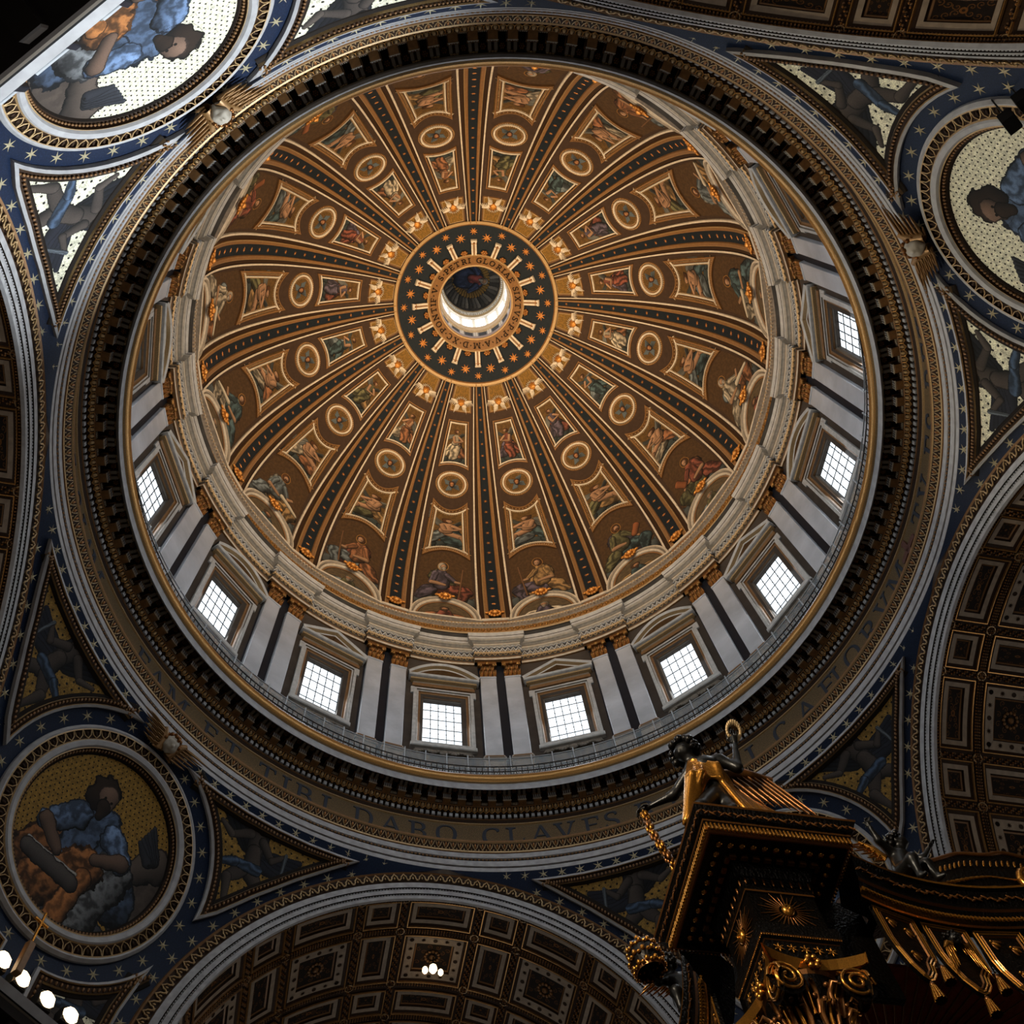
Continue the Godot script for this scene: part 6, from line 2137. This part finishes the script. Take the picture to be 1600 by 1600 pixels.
func build_angel() -> void:
	var t := thing("statue", "bronze angel in gilt drapery on the canopy corner, one arm stretched out", "statue", Transform3D(Basis.IDENTITY, Vector3(3.7, 22.06, 0.3)))
	var O := Vector3(3.7, 22.06, 0.3)
	var look := Vector3(-0.75, -0.35, 0.35).normalized()
	var bones := head_bones(Vector3(3.26, 25.5, 0.58) - O, 0.33, look, Vector3.UP)
	for b in [[[3.34, 25.3, 0.57], [3.5, 24.98, 0.6], 0.15, 0.17], [[3.66, 24.75, 0.62], [3.78, 24.2, 0.5], 0.37, 0.3], [[3.78, 24.2, 0.5], [3.85, 23.75, 0.4], 0.29, 0.34],
			[[3.38, 24.92, 0.5], [4.04, 24.96, 0.78], 0.17, 0.18], [[3.36, 24.9, 0.48], [2.86, 24.36, -0.08], 0.18, 0.125], [[2.86, 24.36, -0.08], [2.28, 24.33, -0.5], 0.135, 0.075],
			[[4.1, 24.93, 0.82], [4.47, 24.5, 0.92], 0.18, 0.125], [[4.47, 24.5, 0.92], [4.62, 25.5, 1.08], 0.13, 0.075],
			[[3.68, 23.7, 0.45], [3.12, 22.98, 0.62], 0.29, 0.19], [[3.12, 22.98, 0.62], [3.35, 22.2, 0.3], 0.18, 0.1], [[3.35, 22.16, 0.3], [3.05, 22.1, 0.5], 0.1, 0.07],
			[[4.0, 23.7, 0.42], [3.98, 22.95, 0.62], 0.29, 0.19], [[3.98, 22.95, 0.62], [4.15, 22.2, 0.25], 0.18, 0.1], [[4.15, 22.16, 0.25], [4.0, 22.1, 0.5], 0.1, 0.07]]:
		bones.push_back([Vector3(b[0][0], b[0][1], b[0][2]) - O, Vector3(b[1][0], b[1][1], b[1][2]) - O, b[2], b[3]])
	var mb := MB.new()
	body(mb, "bronzeskin", bones, 0.055, 0.12)
	var hb := []
	fingers(hb, Vector3(2.28, 24.33, -0.5) - O, Vector3(2.0, 24.3, -0.75) - O, Vector3(0.6, 0.0, -0.8), Vector3(0, -1, 0), 2.1)
	body(mb, "bronzeskin", hb, 0.02, 0.02)
	hb = []
	fingers(hb, Vector3(4.62, 25.5, 1.08) - O, Vector3(4.66, 26.0, 1.15) - O, Vector3(0.95, 0.0, 0.3), Vector3(-0.3, 0.1, 0.9), 2.1)
	body(mb, "bronzeskin", hb, 0.02, 0.02)
	obj("body", mb, t)
	mb = MB.new()
	hair(mb, "bronze", Vector3(3.28, 25.56, 0.56) - O, 0.38, look, 70)
	obj("hair", mb, t)
	# drapery: bundles of folds joined into one cloth
	var fold := []
	for k in 7:
		var s := k / 6.0
		var a := Vector3(3.3 + 0.35 * s, 25.02 - 0.04 * s, 0.6 + 0.16 * s) - O
		var b := Vector3(3.02 + 0.45 * s, 24.1, 0.72 + 0.12 * sin(k * 2.0) + 0.1 * s) - O
		var c := Vector3(2.66 + 0.3 * s, 22.62 + 0.28 * s, 0.32 + 0.14 * sin(k * 2.6)) - O
		fold.push_back([a, b, 0.07, 0.1]); fold.push_back([b, c, 0.105, 0.06 + 0.035 * (k % 2)])
	for k in 5:
		var y := 24.62 - 0.11 * k
		fold.push_back([Vector3(3.3, y + 0.25 - 0.08 * k, 0.78) - O, Vector3(3.85, y - 0.15, 0.98 - 0.03 * k) - O, 0.055, 0.075])
		fold.push_back([Vector3(3.85, y - 0.15, 0.98 - 0.03 * k) - O, Vector3(4.2, y - 0.45 + 0.05 * k, 0.7) - O, 0.075, 0.05])
	for k in 6:
		fold.push_back([Vector3(3.9 + 0.12 * k, 23.95 - 0.05 * k, 0.8 - 0.05 * k) - O, Vector3(4.25 + 0.2 * k, 22.6 + 0.1 * k, 0.85 - 0.07 * k) - O, 0.08, 0.09 + 0.03 * (k % 2)])
		fold.push_back([Vector3(4.25 + 0.2 * k, 22.6 + 0.1 * k, 0.85 - 0.07 * k) - O, Vector3(4.5 + 0.24 * k, 22.2 + 0.05 * k, 0.6 - 0.05 * k) - O, 0.09, 0.05])
	mb = MB.new()
	body(mb, "gilt", fold, 0.045, 0.07)
	obj("drapery", mb, t)
	mb = MB.new()
	feathered(mb, "giltdark", Vector3(4.0, 24.75, 0.35) - O, Vector3(5.75, 24.95, 0.35) - O, Vector3(0.1, -1.85, 0.25), 9, 0.2)
	obj("wing", mb, t)
	mb = MB.new()
	feathered(mb, "gilt", Vector3(3.85, 24.85, 0.2) - O, Vector3(4.5, 25.35, -0.9) - O, Vector3(0.25, -1.5, -0.1), 7, 0.17)
	obj("wing", mb, t)
	# garland hanging from the hand
	var g := thing("garland", "gilt leaf garland hanging from the bronze angel's outstretched hand", "garland", Transform3D(Basis.IDENTITY, Vector3(2.12, 24.25, -0.64)))
	mb = MB.new()
	var path := [Vector3.ZERO, Vector3(0.12, -0.62, -0.12), Vector3(0.32, -1.15, -0.22), Vector3(0.62, -1.6, -0.4), Vector3(1.0, -1.95, -0.7)]
	var line := Curve3D.new()
	for p in path: line.add_point(p)
	for k in 26:
		var o := line.sample_baked(line.get_baked_length() * k / 25.0)
		var w := 0.75 + 0.5 * absf(sin(k * 0.9))
		for j in 3:
			var a := k * 1.3 + j * 2.1
			mb.ball("gilt" if (k / 3) % 2 == 0 else "giltdark", o + Vector3(cos(a), 0.2, sin(a)) * 0.06 * w, Vector3(0.06, 0.12, 0.05) * w, Transform3D.IDENTITY, 6, 4)
	obj("leaves", mb, g)
	var wr := thing("wreath", "small pale gilt leaf wreath in the bronze angel's raised hand", "wreath", Transform3D(Basis(Vector3.RIGHT, 0.6), Vector3(4.68, 25.95, 1.2)))
	mb = MB.new()
	for k in 20:
		var a := TAU * k / 20.0
		mb.ball("goldpale", Vector3(cos(a) * 0.2, sin(a) * 0.26, 0), Vector3(0.05, 0.1, 0.04), Transform3D.IDENTITY, 6, 4)
	obj("leaves", mb, wr)

func putto(called_label: String, o: Vector3, flip: float, turn: float, wing_up: float) -> Node3D:
	# a plump winged child seated on an edge, one arm raised; o is its seat
	var t := thing("statue", called_label, "statue", Transform3D(Basis(Vector3.UP, turn), o))
	var f := flip
	var look := Vector3(f * 0.5, -0.25, 0.8).normalized()
	var bones := head_bones(Vector3(f * 0.3, 1.42, 0.15), 0.27, look, Vector3.UP)
	for b in [[[f * 0.25, 1.2, 0.1], [f * 0.15, 1.0, 0.05], 0.14, 0.16], [[f * 0.12, 0.85, 0.05], [0.0, 0.3, 0.0], 0.27, 0.3], [[f * 0.35, 0.95, 0.08], [-f * 0.12, 0.98, 0.05], 0.13, 0.13],
			[[f * 0.36, 0.93, 0.1], [f * 0.62, 0.7, 0.35], 0.13, 0.1], [[f * 0.62, 0.7, 0.35], [f * 0.78, 0.92, 0.6], 0.1, 0.065],
			[[-f * 0.14, 0.95, 0.06], [-f * 0.55, 1.12, 0.18], 0.13, 0.1], [[-f * 0.55, 1.12, 0.18], [-f * 0.72, 1.5, 0.28], 0.1, 0.065],
			[[0.12, 0.18, 0.05], [0.3, 0.12, 0.55], 0.21, 0.16], [[0.3, 0.12, 0.55], [0.34, -0.42, 0.6], 0.15, 0.09], [[0.34, -0.46, 0.6], [0.36, -0.52, 0.78], 0.085, 0.06],
			[[-0.14, 0.18, 0.05], [-0.22, 0.08, 0.58], 0.21, 0.16], [[-0.22, 0.08, 0.58], [-0.2, -0.48, 0.5], 0.15, 0.09], [[-0.2, -0.52, 0.5], [-0.2, -0.58, 0.68], 0.085, 0.06]]:
		bones.push_back([Vector3(b[0][0], b[0][1], b[0][2]), Vector3(b[1][0], b[1][1], b[1][2]), b[2], b[3]])
	var mb := MB.new()
	body(mb, "bronzeskin", bones, 0.045, 0.09)
	var hb := []
	fingers(hb, Vector3(f * 0.78, 0.92, 0.6), Vector3(f * 0.86, 1.05, 0.74), Vector3(0.7, 0, -0.7), Vector3(0, -0.5, 0.8), 1.25)
	body(mb, "bronzeskin", hb, 0.016, 0.015)
	hb = []
	fingers(hb, Vector3(-f * 0.72, 1.5, 0.28), Vector3(-f * 0.76, 1.7, 0.32), Vector3(0.8, 0, 0.6), Vector3(0, 0.2, 0.9), 1.25)
	body(mb, "bronzeskin", hb, 0.016, 0.015)
	obj("body", mb, t)
	mb = MB.new()
	hair(mb, "bronze", Vector3(f * 0.3, 1.48, 0.13), 0.28, look, 40)
	obj("hair", mb, t)
	for s in [-1.0, 1.0]:
		mb = MB.new()
		feathered(mb, "gilt", Vector3(s * 0.15, 0.95, -0.2), Vector3(s * 0.75, 1.15 + wing_up, -0.3), Vector3(s * 0.35, -0.6 + wing_up * 0.5, -0.05), 5, 0.1)
		obj("wing", mb, t)
	return t

func build_figures() -> void:
	build_angel()
	putto("bronze winged child on the canopy's left edge, holding out a gilt triple crown", Vector3(4.0, 22.1, -5.15), -1.0, -0.4, 0.3)
	var tia := thing("tiara", "gilt three-tiered crown held up by the bronze child at the canopy's left edge", "crown", Transform3D(Basis(Vector3(0, 0, 1), 0.15), Vector3(3.0, 22.75, -4.7)))
	var mb := MB.new()
	lathe(mb, [[0.4, 0.0, "giltdark"], [0.42, 0.12, "bronze"], [0.46, 0.4, "bronze"], [0.44, 0.7, "bronze"], [0.32, 0.98, "bronze"], [0.12, 1.14, "gilt"], [0.05, 1.2, "gilt"], [0.0, 1.21, ""]], 28)
	obj("cap", mb, tia)
	for k in 3:
		mb = MB.new()
		var r: float = [0.44, 0.48, 0.43][k]
		for j in 22: mb.ball("gilt", Vector3(cos(j * TAU / 22) * r, 0.08 + 0.33 * k + (0.07 if j % 2 else 0.0), sin(j * TAU / 22) * r), Vector3(0.075, 0.09 if j % 2 else 0.06, 0.075), Transform3D.IDENTITY, 6, 4)
		obj("crown_band", mb, tia)
	mb = MB.new()
	mb.ball("gilt", Vector3(0, 1.26, 0), Vector3.ONE * 0.08, Transform3D.IDENTITY, 8, 5)
	obj("knob", mb, tia)
	putto("bronze winged child statue leaning on the scrolled crest of the canopy's near side", Vector3(9.3, 22.9, -0.85), 1.0, 0.25, 0.35)

func _ready() -> void:
	var cam := Camera3D.new()
	cam.name = "camera"
	cam.fov = 53.6563
	cam.near = 0.1
	cam.far = 400.0
	cam.transform = Transform3D(Basis(Vector3(0.9812947, -0.06604715, 0.18082723), Vector3(-0.14635119, 0.35429579, 0.92361021), Vector3(-0.12506815, -0.93279808, 0.33800251)), Vector3(-6.023, 1.7, 15.549))
	add_child(cam)
	var env := Environment.new()
	env.background_mode = Environment.BG_COLOR
	env.background_color = Color(0.02, 0.022, 0.025)
	env.tonemap_mode = Environment.TONE_MAPPER_LINEAR
	env.tonemap_exposure = 1.0
	env.sdfgi_enabled = true
	env.ssao_enabled = true
	env.ssil_enabled = true
	var we := WorldEnvironment.new()
	we.name = "environment"
	we.environment = env
	add_child(we)
	var day := Color(0.93, 0.97, 1.0)
	for b in 16:
		var d := 22.5 * b + 0.2
		area("drum_window_light", pol(21.5, d, 61.3), Vector3(0, 55.0, 0), Vector2(2.7, 5.4), day, 3.2)
	for q in 4:
		area("arm_window_light", pol(37.2, 90.0 * q, 23.0), Vector3(0, 30.0, 0), Vector2(9.8, 17.8), Color(1.0, 0.85, 0.66), [0.3, 0.45, 0.35, 0.3][q])
	for b in 16:
		spot("attic_lamp_light", pol(20.75, 22.5 * b + 11.25, 72.5), pol(12.0, 22.5 * b + 191.25, 91.0), Color(1.0, 0.86, 0.68), 210.0, 52.0, 0.15)
	for q in 4:
		var k := deg_to_rad(-132.0 - 2.2 * q)
		spot("ledge_lamp_light", pol(22.3, rad_to_deg(k), 30.6), pol(19.0, 45.0, 39.0), Color(1.0, 0.93, 0.8), 600.0, 22.0, 0.2)
		k = deg_to_rad(-42.0 - 2.2 * q)
		spot("ledge_lamp_light", pol(22.3, rad_to_deg(k), 30.6), pol(19.0, 135.0, 37.0), Color(0.95, 0.98, 1.0), 2400.0, 20.0, 0.2)
	for q in 2:
		spot("canopy_lamp_light", pol(22.55, 133.5 + 3.0 * q, 30.7), Vector3(5.5 + 2.0 * q, 21.5, -0.5), Color(1.0, 0.94, 0.84), 700.0, 16.0, 0.2)
	make_materials()
	make_mosaics()
	build_dome()
	build_eye()
	build_drum()
	build_upper_trim()
	build_lower_trim()
	build_arches()
	build_vaults()
	build_pendentives()
	build_piers()
	build_ornaments()
	build_canopy()
	build_figures()
